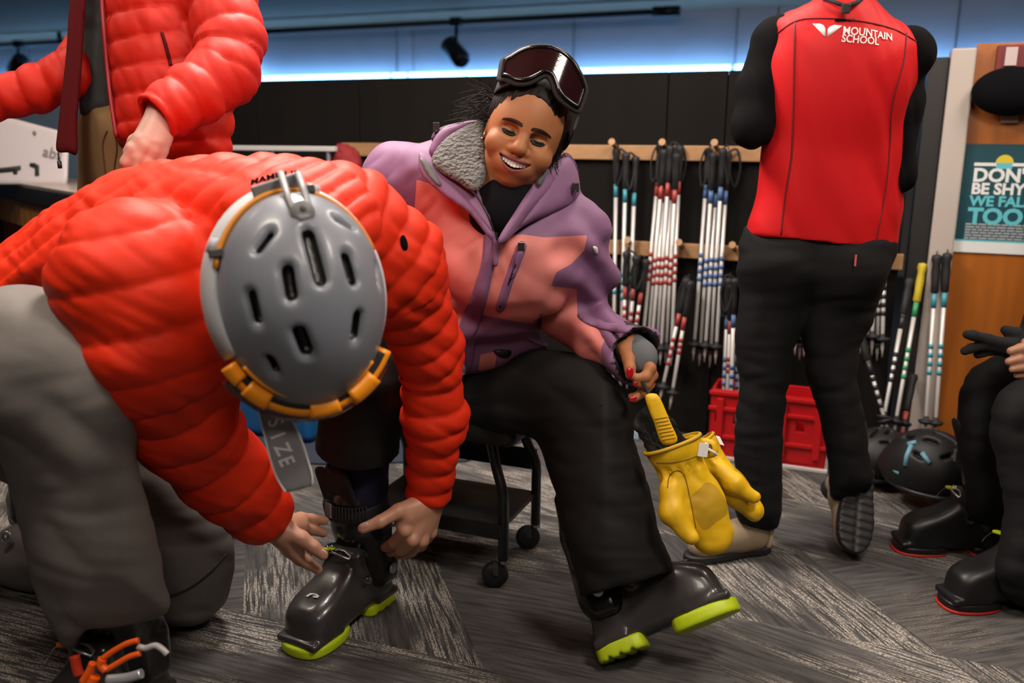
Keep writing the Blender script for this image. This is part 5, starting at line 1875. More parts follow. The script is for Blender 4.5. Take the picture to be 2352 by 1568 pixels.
for k in range(-4, 4):
    x0, x1 = k * 8.5, (k + 1) * 8.5
    zz = lambda x: 13.5 - .0150 * x * x
    S.cap((x0, yt(x0) + 3.4, zz(x0) + .3), (x1, yt(x1) + 3.4, zz(x1) + .3), 3.4, 3.4, k=3)
    w0 = max(0, 1 - (x0 / 34) ** 2); w1 = max(0, 1 - (x1 / 34) ** 2)
    S.cap((x0, yb(x0) - 3.2 * w0 - .5, zz(x0)), (x1, yb(x1) - 3.2 * w1 - .5, zz(x1)), 2.2 + 2.6 * w0, 2.2 + 2.6 * w1, k=3)


def mouth(p):
    x, y, z = p[..., 0], p[..., 1], p[..., 2]
    return np.maximum(np.maximum(y - yt(x), yb(x) - y), -(z - (3.5 - .016 * x * x)))


S.add(mouth, (-35, -72, -14), (35, -44, 40), 1.2, 's')
S.cap((0, -60, -80), (-14, -150, -96), 50, 56, k=30)
fV, fQ, fN = S.build(3)
x, y, z = fV[:, 0], fV[:, 1], fV[:, 2]
frn = z > -30
ax_ = np.abs(x)
lip_u = np.minimum(y - yt(x) + 1.0, (yt(x) + 7.0 - 4.5 * (ax_ / 34) ** 2) - y)
lip_l = np.minimum(yb(x) + 1.0 - y, y - (yb(x) - 8.5 * np.maximum(0, 1 - (ax_ / 35) ** 2)))
lips = np.where(frn & (ax_ < 35), np.maximum(lip_u, lip_l), -5)
exx = ax_ - 31
lash = 5.0 - np.abs(y - (-4.0 + 2.2 * (exx / 15) ** 2 + .06 * exx)) - np.maximum(0, np.abs(exx) - 10) * .75
lash = np.where(frn, lash, -5)
brow = 4.0 - 1.2 * np.maximum(0, exx / 16) - np.abs(y - (17.5 + 3.5 * (1 - ((exx + 2) / 20) ** 2) + .0 * exx)) - np.maximum(0, np.abs(exx) - 20) * 1.2
brow = np.where(frn, brow, -5)
inm = np.where(frn & (y < yt(x) + .3) & (y > yb(x) - .3) & (ax_ < 34) & (z < 9.5 - .015 * x * x), 1.0, -1.0)
M_SKW = mat('skin_brown', (.34, .130, .050), .55, spec=.35, var=.10, vscale=30, bump=.1, bscale=250, bdist=.0006)
attr_mix(M_SKW, 'lips', (.24, .060, .050)); attr_mix(M_SKW, 'lash', (.004, .002, .002)); attr_mix(M_SKW, 'brow', (.022, .010, .006)); attr_mix(M_SKW, 'mouth', (.05, .01, .01))
fW = fV @ MHEAD[:3, :3].T + MHEAD[:3, 3]
# her hand
hW = hand([[(1436, 800, 1.835, .0155), (1444, 826, 1.812, .0130), (1447, 846, 1.797, .0115), (1447, 862, 1.790, .0095)],
           [(1478, 822, 1.822, .0130), (1493, 846, 1.805, .0120), (1482, 866, 1.793, .0105), (1462, 868, 1.789, .0090)],
           [(1486, 832, 1.83, .0125), (1498, 862, 1.815, .0115), (1484, 884, 1.80, .0100), (1462, 880, 1.793, .0085)],
           [(1484, 842, 1.84, .0115), (1492, 882, 1.825, .0105), (1478, 902, 1.81, .0095), (1456, 916, 1.80, .0080)],
           [(1474, 846, 1.85, .0105), (1480, 886, 1.84, .0095), (1468, 908, 1.825, .0085), (1450, 910, 1.815, .007)]],
          [((1440, 790, 1.862, .024), (1480, 828, 1.826, .014)), ((1440, 792, 1.862, .024), (1484, 838, 1.838, .013)), ((1438, 795, 1.865, .023), (1476, 846, 1.85, .012)), ((1420, 780, 1.89, .026), (1440, 795, 1.862, .025)), ((1436, 800, 1.845, .020), (1470, 826, 1.832, .014))], h=.0019)
wV, wQ, _ = hW.build(2)
Vb, Qb = one_body([(fW, fQ), (wV, wQ)], [(0, 1, [W(1160, 520, 1.93), W(1318, 545, 1.92), W(1322, 722, 2.02), W(1415, 785, 1.90)])])
z_ = np.full(len(Vb) - len(fW), -5.0)
wb = link('body', arr_mesh('body', Vb, Qb, M_SKW, True, {'lips': np.concatenate([lips, z_]), 'lash': np.concatenate([lash, z_]), 'brow': np.concatenate([brow, z_]), 'mouth': np.concatenate([inm, z_])}), wm)
M_NR = mat('nail_red', (.42, .004, .012), .12, coat=.8)
nail(1447, 855, 1.780, .0095, M_NR, 'fingernail', wb, .8)
nail(1454, 916, 1.793, .0065, M_NR, 'fingernail', wb, .9, 1.2)
nail(1460, 880, 1.785, .005, M_NR, 'fingernail', wb, .9, 1.2)


def hl2w(p):
    return MHEAD[:3, :3] @ np.asarray(p, float) + MHEAD[:3, 3]


R3h = Matrix(((hx[0], hy[0], ez[0]), (hx[1], hy[1], ez[1]), (hx[2], hy[2], ez[2])))
M_TEE = mat('teeth', (.92, .87, .80), .25)
for k in range(-5, 5):
    xc = (k + .5) * 6.1
    w_ = 3.06 if abs(xc) < 4 else 3.0
    y0_ = yt(xc) + 1.5; y1_ = max(yb(xc) - .6, yt(xc) - (13.5 - .22 * abs(xc)))
    if y0_ - y1_ < 2:
        continue
    zt2 = 12.6 - .015 * xc * xc
    MB().box(hl2w((xc, (y0_ + y1_) / 2, zt2)), (w_ * .001, (y0_ - y1_) / 2 * .001, .0022), R3h @ Matrix.Rotation(xc * .022, 3, 'Y'), .0012).build('tooth', M_TEE, wb)
M_EAR = mat('earring_silver', (.8, .78, .76), .15, metal=1)
for sg_ in (-1, 1):
    er = link('earring', MB().tube([hl2w((sg_ * 78 + 0, -26 + 6 * math.cos(a), -62 + 6 * math.sin(a))) for a in np.linspace(0, 6.28, 16, endpoint=False)], .0012, 6, closed=True).mesh('earring', M_EAR), wm)
    MB().ball(hl2w((sg_ * 79, -34, -60)), .0022, None, 6).build('bead', M_EAR, er)
# eyelashes
for sg_ in (-1, 1):
    pts = [hl2w((sg_ * (31 + t), -6.4 + 2.6 * (t / 15) ** 2 + .06 * t * 1, 3.2 - .018 * t * t - .10 * t)) for t in np.linspace(-14, 15, 9)]
    MB().tube(pts, [.0006, .001, .0013, .0014, .0015, .0014, .0013, .001, .0005], 6).build('lash_line', mat('lash_black', (.006, .004, .004), .6), wb)
# hair: cap, strands
S = Solid(2.4)
S.ell((0, 44, -92), (80, 92, 103), k=10)
S.ell((52, 20, -66), (28, 60, 40), k=14)
S.ell((-54, 40, -70), (24, 45, 40), k=14)
S.ell((0, 20, -130), (62, 70, 60), k=20)
S.ell((-3, -10, 20), (61, 86, 80), k=10, op='s')
S.ell((0, -95, -40), (90, 78, 80), k=14, op='s')
V, Q, N = S.build(2)
V = wrinkle(V, N, 2.5, .10, 2, axis=(1, 0, .3), slow=.012)
M_HAIR = mat('hair_dark', (.008, .0045, .003), .6, spec=.2, bump=.5, bscale=300, bdist=.001, stretch=(1, .25, 1))
hr = link('hair', arr_mesh('hair', V @ MHEAD[:3, :3].T + MHEAD[:3, 3], Q, M_HAIR), wm)
q = MB()
rs_ = random.Random(3)
for k in range(70):
    a0_ = (-66 + rs_.uniform(-8, 4), rs_.uniform(-6, 62), -84 + rs_.uniform(-30, 20))
    dx = rs_.uniform(25, 95); dy = rs_.uniform(-34, 30)
    a1_ = (a0_[0] - dx * .5, a0_[1] + dy * .2 + rs_.uniform(-6, 10), a0_[2] - 8)
    a2_ = (a0_[0] - dx, a0_[1] + dy - dx * .12, a0_[2] + rs_.uniform(-20, 20))
    q.tube(spline([hl2w(a0_), hl2w(a1_), hl2w(a2_)], 5), [.0011] * 6 + [.0009, .0007, .0006, .0005, .0003], 3, cap=False)
for k in range(46):
    a0_ = (60 + rs_.uniform(-4, 8), rs_.uniform(10, 60), -64 + rs_.uniform(-30, 20))
    a1_ = (a0_[0] + rs_.uniform(4, 14), a0_[1] - rs_.uniform(30, 50), a0_[2] + rs_.uniform(-4, 10))
    a2_ = (a1_[0] + rs_.uniform(-6, 24), a1_[1] - rs_.uniform(10, 34), a1_[2] + rs_.uniform(-8, 12))
    q.tube(spline([hl2w(a0_), hl2w(a1_), hl2w(a2_)], 5), [.0011] * 6 + [.0009, .0007, .0006, .0005, .0003], 3, cap=False)
q.build('loose_strands', M_HAIR, hr, kind='stuff')

# ---- goggles pushed up on her head
gO = [(400, 392), (415, 300), (430, 215), (495, 180), (590, 125), (700, 92), (820, 86), (930, 98), (1040, 142), (1140, 222), (1215, 335), (1265, 440), (1287, 520), (1262, 600), (1225, 705), (1190, 712), (1110, 668), (1030, 605), (985, 540), (955, 455), (920, 385), (868, 360), (800, 392), (720, 430), (640, 447), (560, 440), (490, 410), (440, 392)]
GO = np.array([crop2mm(*p) for p in gO])
gz = lambda x, y: 34 - (x - 8) ** 2 / 210 - np.maximum(y - 70, 0) * .42
wg = thing('ski_goggles', 'black ski goggles with dark red lens pushed up on the woman\'s head', 'goggles', HO)
GI = np.array(smooth_poly(GO, 2))
cen = GI.mean(0)
S = Solid(1.5)
I4 = np.eye(4)


def ringfn(poly, zs, wd, t, inset):
    def fn(p):
        sd = poly_sd(p[..., 0], p[..., 1], poly) + inset
        return np.sqrt(np.maximum(np.abs(sd) - wd * .3, 0) ** 2 + np.maximum(np.abs(p[..., 2] - zs(p[..., 0], p[..., 1])) - t * .4, 0) ** 2) - wd * .7
    return fn


lo = np.array([GI[:, 0].min() - 8, GI[:, 1].min() - 8, -70]); hi = np.array([GI[:, 0].max() + 8, GI[:, 1].max() + 8, 45])
S.add(ringfn(GI, gz, 3.2, 10, 3.0), lo, hi, 1.0)
V, Q, N = S.build(2)
t2w = lambda V: V @ MHEAD[:3, :3].T + MHEAD[:3, 3]
link('frame', arr_mesh('frame', t2w(V), Q, mat('gloss_black', (.003, .003, .004), .16, spec=.45)), wg)
S = Solid(1.6)
S.sheet(GI, I4, lambda x, y: gz(x, y) + 1.5, 1.2, k=1)
V, Q, N = S.build(2)
link('lens', arr_mesh('lens', t2w(V), Q, mat('dark_red_lens', (.016, .004, .005), .10, spec=.4)), wg)
S = Solid(2.2)
GF = np.array([(a, b) for a, b in GI])
S.add(ringfn(GF, lambda x, y: gz(x, y) - 15, 9.0, 22, 2.0), lo - 14, hi + 6, 1.0)
V, Q, N = S.build(3)
V[:, 1] -= 4
link('foam', arr_mesh('foam', t2w(V), Q, mat('goggle_foam', (.010, .010, .010), .95)), wg)
for sgn, pa, pb in ((-1, (-62, 100), (-78, 70)), (1, (88, 62), (80, 20))):
    pts = [hl2w((pa[0], pa[1], gz(pa[0], pa[1]) - 6)), hl2w((pb[0] + sgn * 8, pb[1], -70)), hl2w((pb[0] * .6, pb[1] - 5, -165))]
    MB().tube(spline(pts, 6), .019, 10, el=(R3h @ Vector((1, 0, 0)), .14)).build('strap', M_STRAP, wg)

# ------------------------------------------------------------------ person in the red vest, seen from behind
vp = thing('person', 'standing person in red sleeveless vest and black trousers, seen from behind', 'person', (.85, 2.25, 0))
M_VEST = mat('red_softshell', (.60, .006, .009), .62, spec=.3, bump=.1, bscale=400, bdist=.001)
S = Solid(.007)
dV = lerp_y(0, 2.10, 560, 2.27)
S.infl([(1778, 44), (1830, 22), (1868, 6), (1885, -30), (1960, -40), (2000, -10), (2035, 42), (2075, 58), (2117, 86), (2122, 130), (2112, 190), (2090, 260), (2082, 330), (2072, 420), (2074, 490), (2062, 560), (2058, 680), (1950, 690), (1850, 690), (1780, 680), (1706, 660), (1712, 539), (1734, 440), (1746, 360), (1758, 280), (1764, 200), (1770, 120), (1776, 80)], dV, .13, .115, k=.02)
S.ell(W(1935, 160, 2.10), (.15, .07, .14), None, k=.08)
S.cutpx([(1500, 530), (1712, 540), (1850, 556), (1950, 566), (2050, 569), (2300, 572), (2300, 900), (1500, 900)], W(1600, 800, 2.0) - .4, W(2200, 500, 2.5) + .3)
vests = lambda V, N: wrinkle(wrinkle(V, N, .009, 13, 31, axis=RT * .85 + UP * .45, slow=2.2), N, .002, 30, 6, axis=RT + UP * .4, slow=5)
vo = solid_obj('vest', S, M_VEST, vp, smooth=3, post=vests, label='red softshell vest with white back print')


def surf_depth(obj):
    """nearest depth of a mesh along a picture ray"""
    me = obj.data
    n = len(me.vertices); co = np.empty(n * 3, dtype=np.float32); me.vertices.foreach_get('co', co)
    X, Y, D = PX(co.reshape(-1, 3))
    def f(px, py, r=7):
        m = (np.abs(X - px) < r) & (np.abs(Y - py) < r)
        return float(np.median(np.sort(D[m])[:max(1, m.sum() // 2)])) if m.any() else float(np.interp(py, [0, 560], [2.0, 2.2]))
    return f


vb_ = bvh_of(vo)
vs_ = lambda x, y: hitd(vb_, x, y) or surf_depth(vo)(x, y)
M_SEAM = mat('seam_darkred', (.16, .004, .006), .7)
for pts in ([(1826, 52), (1824, 140), (1822, 260), (1818, 360), (1802, 460), (1793, 548)], [(2082, 76), (2076, 140), (2050, 240), (2044, 330), (2034, 440), (2010, 566)], [(1786, 76), (1824, 50), (1870, 42), (1960, 46), (2050, 66), (2112, 100)]):
    MB().tube([W(q_[0], q_[1], vs_(q_[0], q_[1]) - .0008) for q_ in spline([np.array(p_) for p_ in pts], 6)], .0022, 6).build('seam', M_SEAM, vo)
M_PRT = mat('vest_print', (.80, .78, .76), .5)
nv = Vector(-FWD)
dl = min(vs_(1960, 75), vs_(2000, 80), vs_(2030, 80)) - .004
bpy.context.view_layer.update()
for w_, x_, y_, s_ in (('MOUNTAIN', 1936, 77, .0245), ('SCHOOL', 1934, 94, .0235)):
    t_ = cam_text(w_, x_, y_, dl, s_, M_PRT, 'lettering', vo, .0005, .075, 0, n=nv, sx=.93)
    bpy.context.view_layer.update(); conform(t_, vb_, .0012)
dlg = on_surf(vb_, .0015)
pillow('emblem', [(1866, 54), (1884, 54), (1892, 58), (1896, 65), (1897, 85), (1892, 82)], dlg, .0008, M_PRT, vo, R=.002, raw=True)
pillow('emblem', [(1935, 59), (1916, 57), (1906, 61), (1901, 67), (1900, 85), (1906, 81)], dlg, .0008, M_PRT, vo, R=.002, raw=True)
t_ = cam_text('MAMMUT', 1926, 41, 1.98, .010, mat('logo_black', (.012, .012, .013), .5), 'lettering', vo, .0003, .07, 0, n=nv)
bpy.context.view_layer.update(); conform(t_, vb_, .001)
cl = link('collar_cord', MB().tube(spline([W(1885, -8, 2.03), W(1915, 4, 1.985), W(1942, 12, 1.975), W(1968, 5, 1.985), W(1985, -8, 2.03)], 5), .005, 8).mesh('collar_cord', M_STRAP), vo)
MB().box(W(1942, 20, 1.972), (.010, .006, .011), None, .003).build('cord_lock', mat('lock_black', (.03, .03, .032), .3), cl)
S = Solid(.006)
S.chain([W(1790, 100, 2.13), W(1748, 200, 2.14), W(1728, 292, 2.13)], [.062, .055, .046], k=.03)
S.chain([W(1728, 292, 2.13), W(1755, 290, 2.36)], [.046, .04], k=.03)
S.chain([W(2068, 128, 2.15), W(2070, 240, 2.17), W(2056, 400, 2.22)], [.046, .050, .044], k=.03)
S.chain([W(2062, 400, 2.22), W(2040, 420, 2.42)], [.046, .04], k=.03)
S.cap(W(1790, 100, 2.12), W(2090, 120, 2.12), .06, .06, k=.03)
solid_obj('shirt', S, mat('black_fleece', (.0045, .0042, .0046), .95, spec=.12, bump=.15, bscale=300), vp, smooth=2, post=lambda V, N: wrinkle(V, N, .005, 22, 12, axis=RT * .9 + UP * .3, slow=5), label='black long-sleeved shirt under the vest')
S = Solid(.007)
S.infl([(1708, 520), (1862, 520), (1868, 640), (1842, 740), (1816, 840), (1806, 930), (1800, 1010), (1798, 1100), (1786, 1212), (1695, 1197), (1688, 1100), (1686, 1000), (1698, 880), (1686, 800), (1696, 680)], lerp_y(540, 2.27, 1200, 2.40), .075, .085, k=.02)
S.infl([(1842, 520), (2048, 530), (2034, 650), (2003, 740), (1976, 800), (1970, 880), (1985, 960), (1996, 1040), (2008, 1112), (1955, 1142), (1908, 1142), (1900, 1060), (1880, 960), (1852, 860), (1842, 760), (1836, 650)], lerp_y(540, 2.27, 1130, 2.45), .075, .085, k=.02)
S.ell(W(1800, 600, 2.24), (.085, .085, .09), None, k=.05); S.ell(W(1945, 610, 2.24), (.095, .09, .1), None, k=.05)
to = solid_obj('trousers', S, mat('black_jeans', (.0068, .0065, .0072), .85, spec=.25, bump=.15, bscale=500, bdist=.001), vp, smooth=3, post=lambda V, N: wrinkle(wrinkle(V, N, .006, 20, 16, axis=UP, slow=5), N, .002, 34, 6, axis=UP, slow=9), label='black slim trousers')
MB().box(W(1965, 598, 2.135), (.002, .002, .014), None, .0005).build('red_stitch', mat('stitch_pink', (.6, .12, .12), .7), to)
# head, neck and hands (above the frame and in front of the body)
S = Solid(.006)
hd = W(1935, -150, 2.05)
S.ell(hd, (.076, .092, .11), None, k=.02); S.ell(hd + np.array([0, .05, -.05]), (.055, .06, .07), None, k=.03)
S.cap(hd + np.array([0, .0, -.06]), W(1935, 10, 2.10), .055, .058, k=.02)
Va, Qa, _ = S.build(2)
arms_ = []
for a in (W(1755, 290, 2.37), W(2040, 420, 2.43)):
    S = Solid(.004)
    b = a + np.array([0, .09, 0.0])
    S.cap(a, b, .03, .03, k=.02, ratio=.6, ud=(0, 0, 1))
    for k in range(4):
        c = b + np.array([-.027 + .018 * k, .015, 0]); S.chain([c, c + np.array([0, .035, -.008]), c + np.array([0, .05, -.03])], [.0095, .0085, .007], k=.006)
    S.chain([a + np.array([.03, .04, 0]), a + np.array([.055, .07, -.01])], [.011, .009], k=.008)
    Vc, Qc, _ = S.build(1); arms_.append((Vc, Qc))
Vx, Qx = one_body([(Va, Qa)] + arms_, [(0, 1, [W(1935, 40, 2.10), W(1790, 100, 2.13), W(1728, 292, 2.13), W(1755, 290, 2.34)]), (0, 2, [W(1935, 40, 2.10), W(2080, 125, 2.14), W(2062, 400, 2.22), W(2040, 420, 2.40)])])
bd = link('body', arr_mesh('body', Vx, Qx, M_SKM), vp)
S = Solid(.006)
S.ell(hd + np.array([0, -.015, .02]), (.084, .092, .105), None, k=.02)
S.ell(hd + np.array([0, .09, -.06]), (.09, .075, .09), None, k=.02, op='s')
solid_obj('hair', S, M_HAIR, vp)

# ------------------------------------------------------------------ person standing at the counter in an open red jacket
lp = thing('person', 'standing person in open red quilted jacket and khaki trousers, resting a hand', 'person', (-.9, 2.1, 0))
S = Solid(.006)
S.infl([(232, -120), (330, -160), (440, -140), (520, -60), (545, 60), (548, 160), (540, 250), (535, 320), (520, 372), (430, 385), (330, 360), (268, 316), (258, 250), (246, 140), (234, 20)], lambda x, y: 2.05 + (x - 240) * .0002, .12, .13, k=.02)
fA = [(500, -20, 1.98), (530, 90, 1.95), (518, 165, 1.92), (450, 215, 1.87), (372, 262, 1.82)]
rA = [.085, .074, .070, .064, .056]
S.chain([W(*p) for p in fA], rA, k=.018)
a, b = W(*fA[-2]), W(*fA[-1]); u_ = (b - a) / np.linalg.norm(b - a)
S.add((lambda p, b=b, u_=u_: np.where(np.linalg.norm(p - b.astype(np.float32), axis=-1) < .09, -((p - b.astype(np.float32)) @ u_.astype(np.float32) - .022), 1.0)), b - .09, b + .09, .006, 's')
S.cap(b - u_ * .02, b + u_ * .08, .040, .044, k=.006, op='s')
gA = [(170, 170, 2.10), (80, 205, 2.08), (-40, 238, 2.05), (-110, 262, 2.02)]
S.chain([W(175, 150, 2.13), W(*gA[0]), W(*gA[1]), W(*gA[2])], [.05, .058, .054, .048], k=.02)
S.chain([W(205, 60, 2.18), W(180, 150, 2.15)], [.04, .05], k=.02)
lb = [(W(*fA[i]), W(*fA[i + 1]), rA[i]) for i in range(4)] + [(W(*gA[i]), W(*gA[i + 1]), .06) for i in range(2)]
lo_ = list(np.cumsum([0] + [np.linalg.norm(x[1] - x[0]) for x in lb])[:6])


def lp_post(V, N):
    idx, al, best = nearest_bone(V, lb)
    arm = best < .012
    V1 = quilt(V, N, np.where(arm, al + np.array(lo_)[idx], 0.0), .058, np.where(arm, .008, 0), .55)
    h_ = V[:, 2] - ((V - W(300, 200, 2.0)) @ RT) * .12
    V1 = quilt(V1, N, np.where(arm, 0.0, h_), .0605, np.where(arm, 0, .009), .5)
    return wrinkle(V1, N, .004, 30, 14, axis=RT * .8 + UP * .4, slow=9)


lj = solid_obj('jacket', S, mat('red_nylon_b', (.56, .015, .005), .6, spec=.3, bump=.25, bscale=60, bdist=.002), lp, smooth=3, post=lp_post, label='open red quilted jacket')
lb_ = bvh_of(lj)
ld = lambda x, y: hitd(lb_, x, y) or 1.95
M_DRL = mat('dark_red_lining', (.075, .0015, .003), .85, spec=.2)
pillow('open_front', [(166, -60), (198, -60), (194, 60), (186, 180), (178, 280), (178, 352), (156, 350), (130, 346), (132, 300), (142, 210), (152, 120)], 2.02, .010, M_DRL, lj, R=.012)
MB().tube(spline([W(x, y, ld(x + 8, y) - .004) for x, y in ((234, -20), (238, 60), (246, 150), (256, 240), (268, 316))], 5), .005, 8).build('zip_tape', mat('zip_red', (.30, .006, .012), .5), lj)
MB().tube([W(q_[0], q_[1], ld(q_[0], q_[1]) - .002) for q_ in spline([np.array(p_) for p_ in ((372, 76), (382, 110), (392, 150))], 8)], .004, 8).build('pocket_zip', M_DRL, lj)
zz = link('zip_puller', MB().tube([W(133, 350, 2.015), W(136, 372, 2.015)], .002, 6).mesh('zip_puller', M_BM), lj)
MB().tube([W(136, 370, 2.015), W(138, 386, 2.015)], .005, 8).build('pull', M_BM, zz)
S = Solid(.008)
S.infl([(170, -120), (260, -120), (275, 100), (268, 240), (250, 276), (200, 274), (182, 250), (186, 120)], 2.12, .07, .06, k=.02)
solid_obj('tee_shirt', S, mat('charcoal_tee', (.022, .024, .026), .9, var=.1, vscale=40), lp, post=lambda V, N: wrinkle(V, N, .006, 16, 5), label='charcoal tee shirt')
S = Solid(.009)
S.infl([(190, 240), (300, 240), (480, 270), (500, 420), (490, 620), (470, 900), (340, 900), (330, 620), (310, 900), (180, 900), (172, 600), (176, 420)], lerp_y(250, 2.13, 900, 2.32), .10, .10, k=.02)
S.cap(W(240, 850, 2.33), np.array([-1.0, 2.36, .12]), .09, .085, k=.03); S.cap(W(410, 850, 2.33), np.array([-.82, 2.36, .12]), .09, .085, k=.03)
solid_obj('trousers', S, mat('khaki_twill', (.19, .115, .045), .85, var=.12, vscale=30, bump=.2, bscale=400, bdist=.001), lp, post=lambda V, N: wrinkle(V, N, .010, 14, 3, axis=RT, slow=4), label='khaki twill trousers')
tbv = bvh_of([ch for ch in lp.children if ch.name.startswith('trousers')][0])
for pts in ([(262, 300), (268, 340), (262, 390), (266, 440)], [(246, 300), (236, 330), (240, 380), (246, 430)]):
    MB().tube([W(q_[0], q_[1], (hitd(tbv, q_[0], q_[1]) or 2.05) - .001) for q_ in spline([np.array(p_) for p_ in pts], 5)], .0022, 6).build('fly_seam', mat('khaki_dark', (.09, .05, .02), .9), lp)
S = Solid(.006)
hd = W(330, -420, 2.05)
S.ell(hd, (.078, .095, .115), None, k=.02); S.ell(hd + np.array([0, -.05, -.06]), (.055, .06, .065), None, k=.03); S.ell(hd + np.array([0, -.11, -.03]), (.014, .016, .022), None, k=.01)
S.cap(hd + np.array([0, .01, -.07]), W(345, -140, 2.08), .056, .062, k=.02)
Va, Qa, _ = S.build(2)
hs = hand([[(352, 305, 1.80, .0165), (322, 322, 1.785, .0150), (304, 342, 1.78, .0130), (290, 372, 1.785, .0115), (296, 396, 1.80, .010)],
           [(352, 312, 1.80, .0165), (334, 336, 1.785, .0150), (318, 362, 1.785, .0130), (316, 390, 1.79, .0110)],
           [(362, 315, 1.805, .016), (352, 345, 1.795, .0155), (340, 372, 1.795, .0125), (340, 398, 1.80, .0105)],
           [(375, 312, 1.815, .017), (370, 345, 1.81, .0140), (364, 374, 1.81, .0115), (362, 396, 1.81, .009)],
           [(335, 305, 1.82, .016), (310, 325, 1.83, .014), (296, 348, 1.83, .012)]],
          [((376, 258, 1.835, .029), (330, 318, 1.795, .021)), ((378, 258, 1.835, .029), (345, 325, 1.795, .021)), ((380, 258, 1.84, .029), (358, 328, 1.80, .020)), ((382, 258, 1.84, .028), (372, 322, 1.815, .018)), ((400, 235, 1.85, .028), (376, 260, 1.835, .029))])
Vb_, Qb_, _ = hs.build(2)
S = Solid(.005)
hq = W(-115, 262, 2.02)
S.cap(W(-80, 252, 2.035), hq, .03, .034, k=.02, ratio=.7, ud=UP)
for k in range(4):
    c = hq + RT * -.03 + UP * (.022 - .016 * k); S.chain([c, c - RT * .04, c - RT * .07 - FWD * .01], [.0095, .0085, .007], k=.006)
S.chain([hq + UP * .02, hq + UP * .05 - RT * .03], [.011, .009], k=.01)
Vd_, Qd_, _ = S.build(1)
Vx, Qx = one_body([(Va, Qa), (Vb_, Qb_), (Vd_, Qd_)], [(0, 1, [W(345, -140, 2.12), W(500, -20, 1.99), W(518, 165, 1.92), W(400, 235, 1.85)]), (0, 2, [W(340, -140, 2.12), W(170, 60, 2.15), W(165, 170, 2.11), W(-80, 252, 2.035)])])
link('body', arr_mesh('body', Vx, Qx, M_SKP), lp)
S = Solid(.006)
S.ell(hd + np.array([0, .02, .025]), (.084, .092, .105), None, k=.02); S.ell(hd + np.array([0, -.1, -.06]), (.09, .075, .09), None, k=.02, op='s')
solid_obj('hair', S, M_HAIR, lp)
for k, (x, y) in enumerate(((-1.0, 2.36), (-.82, 2.36))):
    S = Solid(.006)
    S.cap((x, y, .05), (x - .05, y - .17, .04), .045, .04, k=.02); S.cap((x, y, .05), (x, y + .01, .13), .045, .05, k=.02)
    S.add(lambda p: .004 - p[..., 2], (-9, -9, -9), (9, 9, 9), .004, 'i')
    solid_obj('shoe', S, mat('black_rubber', (.014, .014, .015), .55), lp)

# ------------------------------------------------------------------ seated person in black at the right edge
rp = thing('person', 'seated person in black trousers and knit gloves at the right edge', 'person', (1.75, 2.2, 0))
S = Solid(.008)
S.infl([(2222, 1190), (2212, 1100), (2200, 1010), (2198, 940), (2214, 870), (2250, 828), (2330, 800), (2430, 800), (2560, 840), (2560, 940), (2420, 980), (2400, 1100), (2390, 1200), (2300, 1215)], 2.38, .085, .09, k=.03)
S.infl([(2284, 1320), (2298, 1200), (2292, 1080), (2272, 990), (2284, 920), (2330, 872), (2430, 850), (2600, 880), (2600, 1000), (2470, 1080), (2450, 1250), (2430, 1380), (2340, 1390)], 2.12, .085, .09, k=.03)
S.cap(W(2540, 900, 2.38), W(2560, 930, 2.14), .12, .12, k=.04)
solid_obj('trousers', S, mat('black_snow_cloth', (.0058, .0058, .0065), .8, spec=.25, bump=.15, bscale=400, bdist=.001), rp, smooth=3, post=lambda V, N: wrinkle(wrinkle(V, N, .009, 11, 6, axis=UP, slow=4), N, .0025, 28, 3, axis=UP, slow=8), label='black snow trousers')
S = Solid(.008)
S.chain([W(2570, 880, 2.28), W(2600, 620, 2.28), W(2590, 420, 2.25)], [.14, .16, .13], k=.05)
S.chain([W(2500, 420, 2.2), W(2470, 620, 2.15), W(2380, 780, 2.15)], [.08, .065, .05], k=.04)
S.chain([W(2680, 440, 2.35), W(2640, 640, 2.2), W(2480, 790, 2.2)], [.08, .065, .05], k=.04)
solid_obj('jacket', S, mat('black_shell', (.012, .012, .014), .6, bump=.2, bscale=60), rp, post=lambda V, N: wrinkle(V, N, .012, 12, 8), label='black jacket')
gl = hand([[(2310, 790, 2.14, .015), (2270, 780, 2.135, .014), (2235, 770, 2.13, .0125), (2222, 768, 2.13, .0110)],
           [(2310, 800, 2.15, .015), (2262, 792, 2.145, .013), (2230, 800, 2.14, .0115), (2216, 806, 2.14, .0105)],
           [(2320, 806, 2.16, .015), (2278, 804, 2.16, .0125), (2246, 814, 2.16, .0105)],
           [(2330, 770, 2.15, .014), (2352, 766, 2.15, .016), (2318, 762, 2.15, .013), (2310, 758, 2.15, .012)]],
          [((2380, 790, 2.16, .034), (2312, 794, 2.15, .022)), ((2380, 800, 2.17, .03), (2320, 806, 2.16, .018))], h=.003)
solid_obj('knit_gloves', gl, mat('black_knit_b', (.009, .009, .010), .95, bump=.5, bscale=240), rp, smooth=2)
hb_ = hand([[(2370, 812, 2.11, .013), (2345, 800, 2.10, .012), (2322, 806, 2.10, .010)], [(2372, 830, 2.11, .013), (2342, 824, 2.10, .012), (2318, 830, 2.10, .010)], [(2374, 848, 2.11, .013), (2346, 844, 2.10, .011), (2326, 848, 2.10, .009)], [(2376, 860, 2.12, .012), (2352, 860, 2.11, .010), (2336, 862, 2.11, .008)], [(2380, 800, 2.12, .013), (2356, 786, 2.11, .011)]],
           [((2420, 830, 2.13, .032), (2375, 818, 2.115, .018)), ((2420, 835, 2.13, .032), (2377, 846, 2.115, .018))], h=.003)
Va, Qa, _ = hb_.build(2)
S = Solid(.006)
hd = W(2590, 200, 2.2)
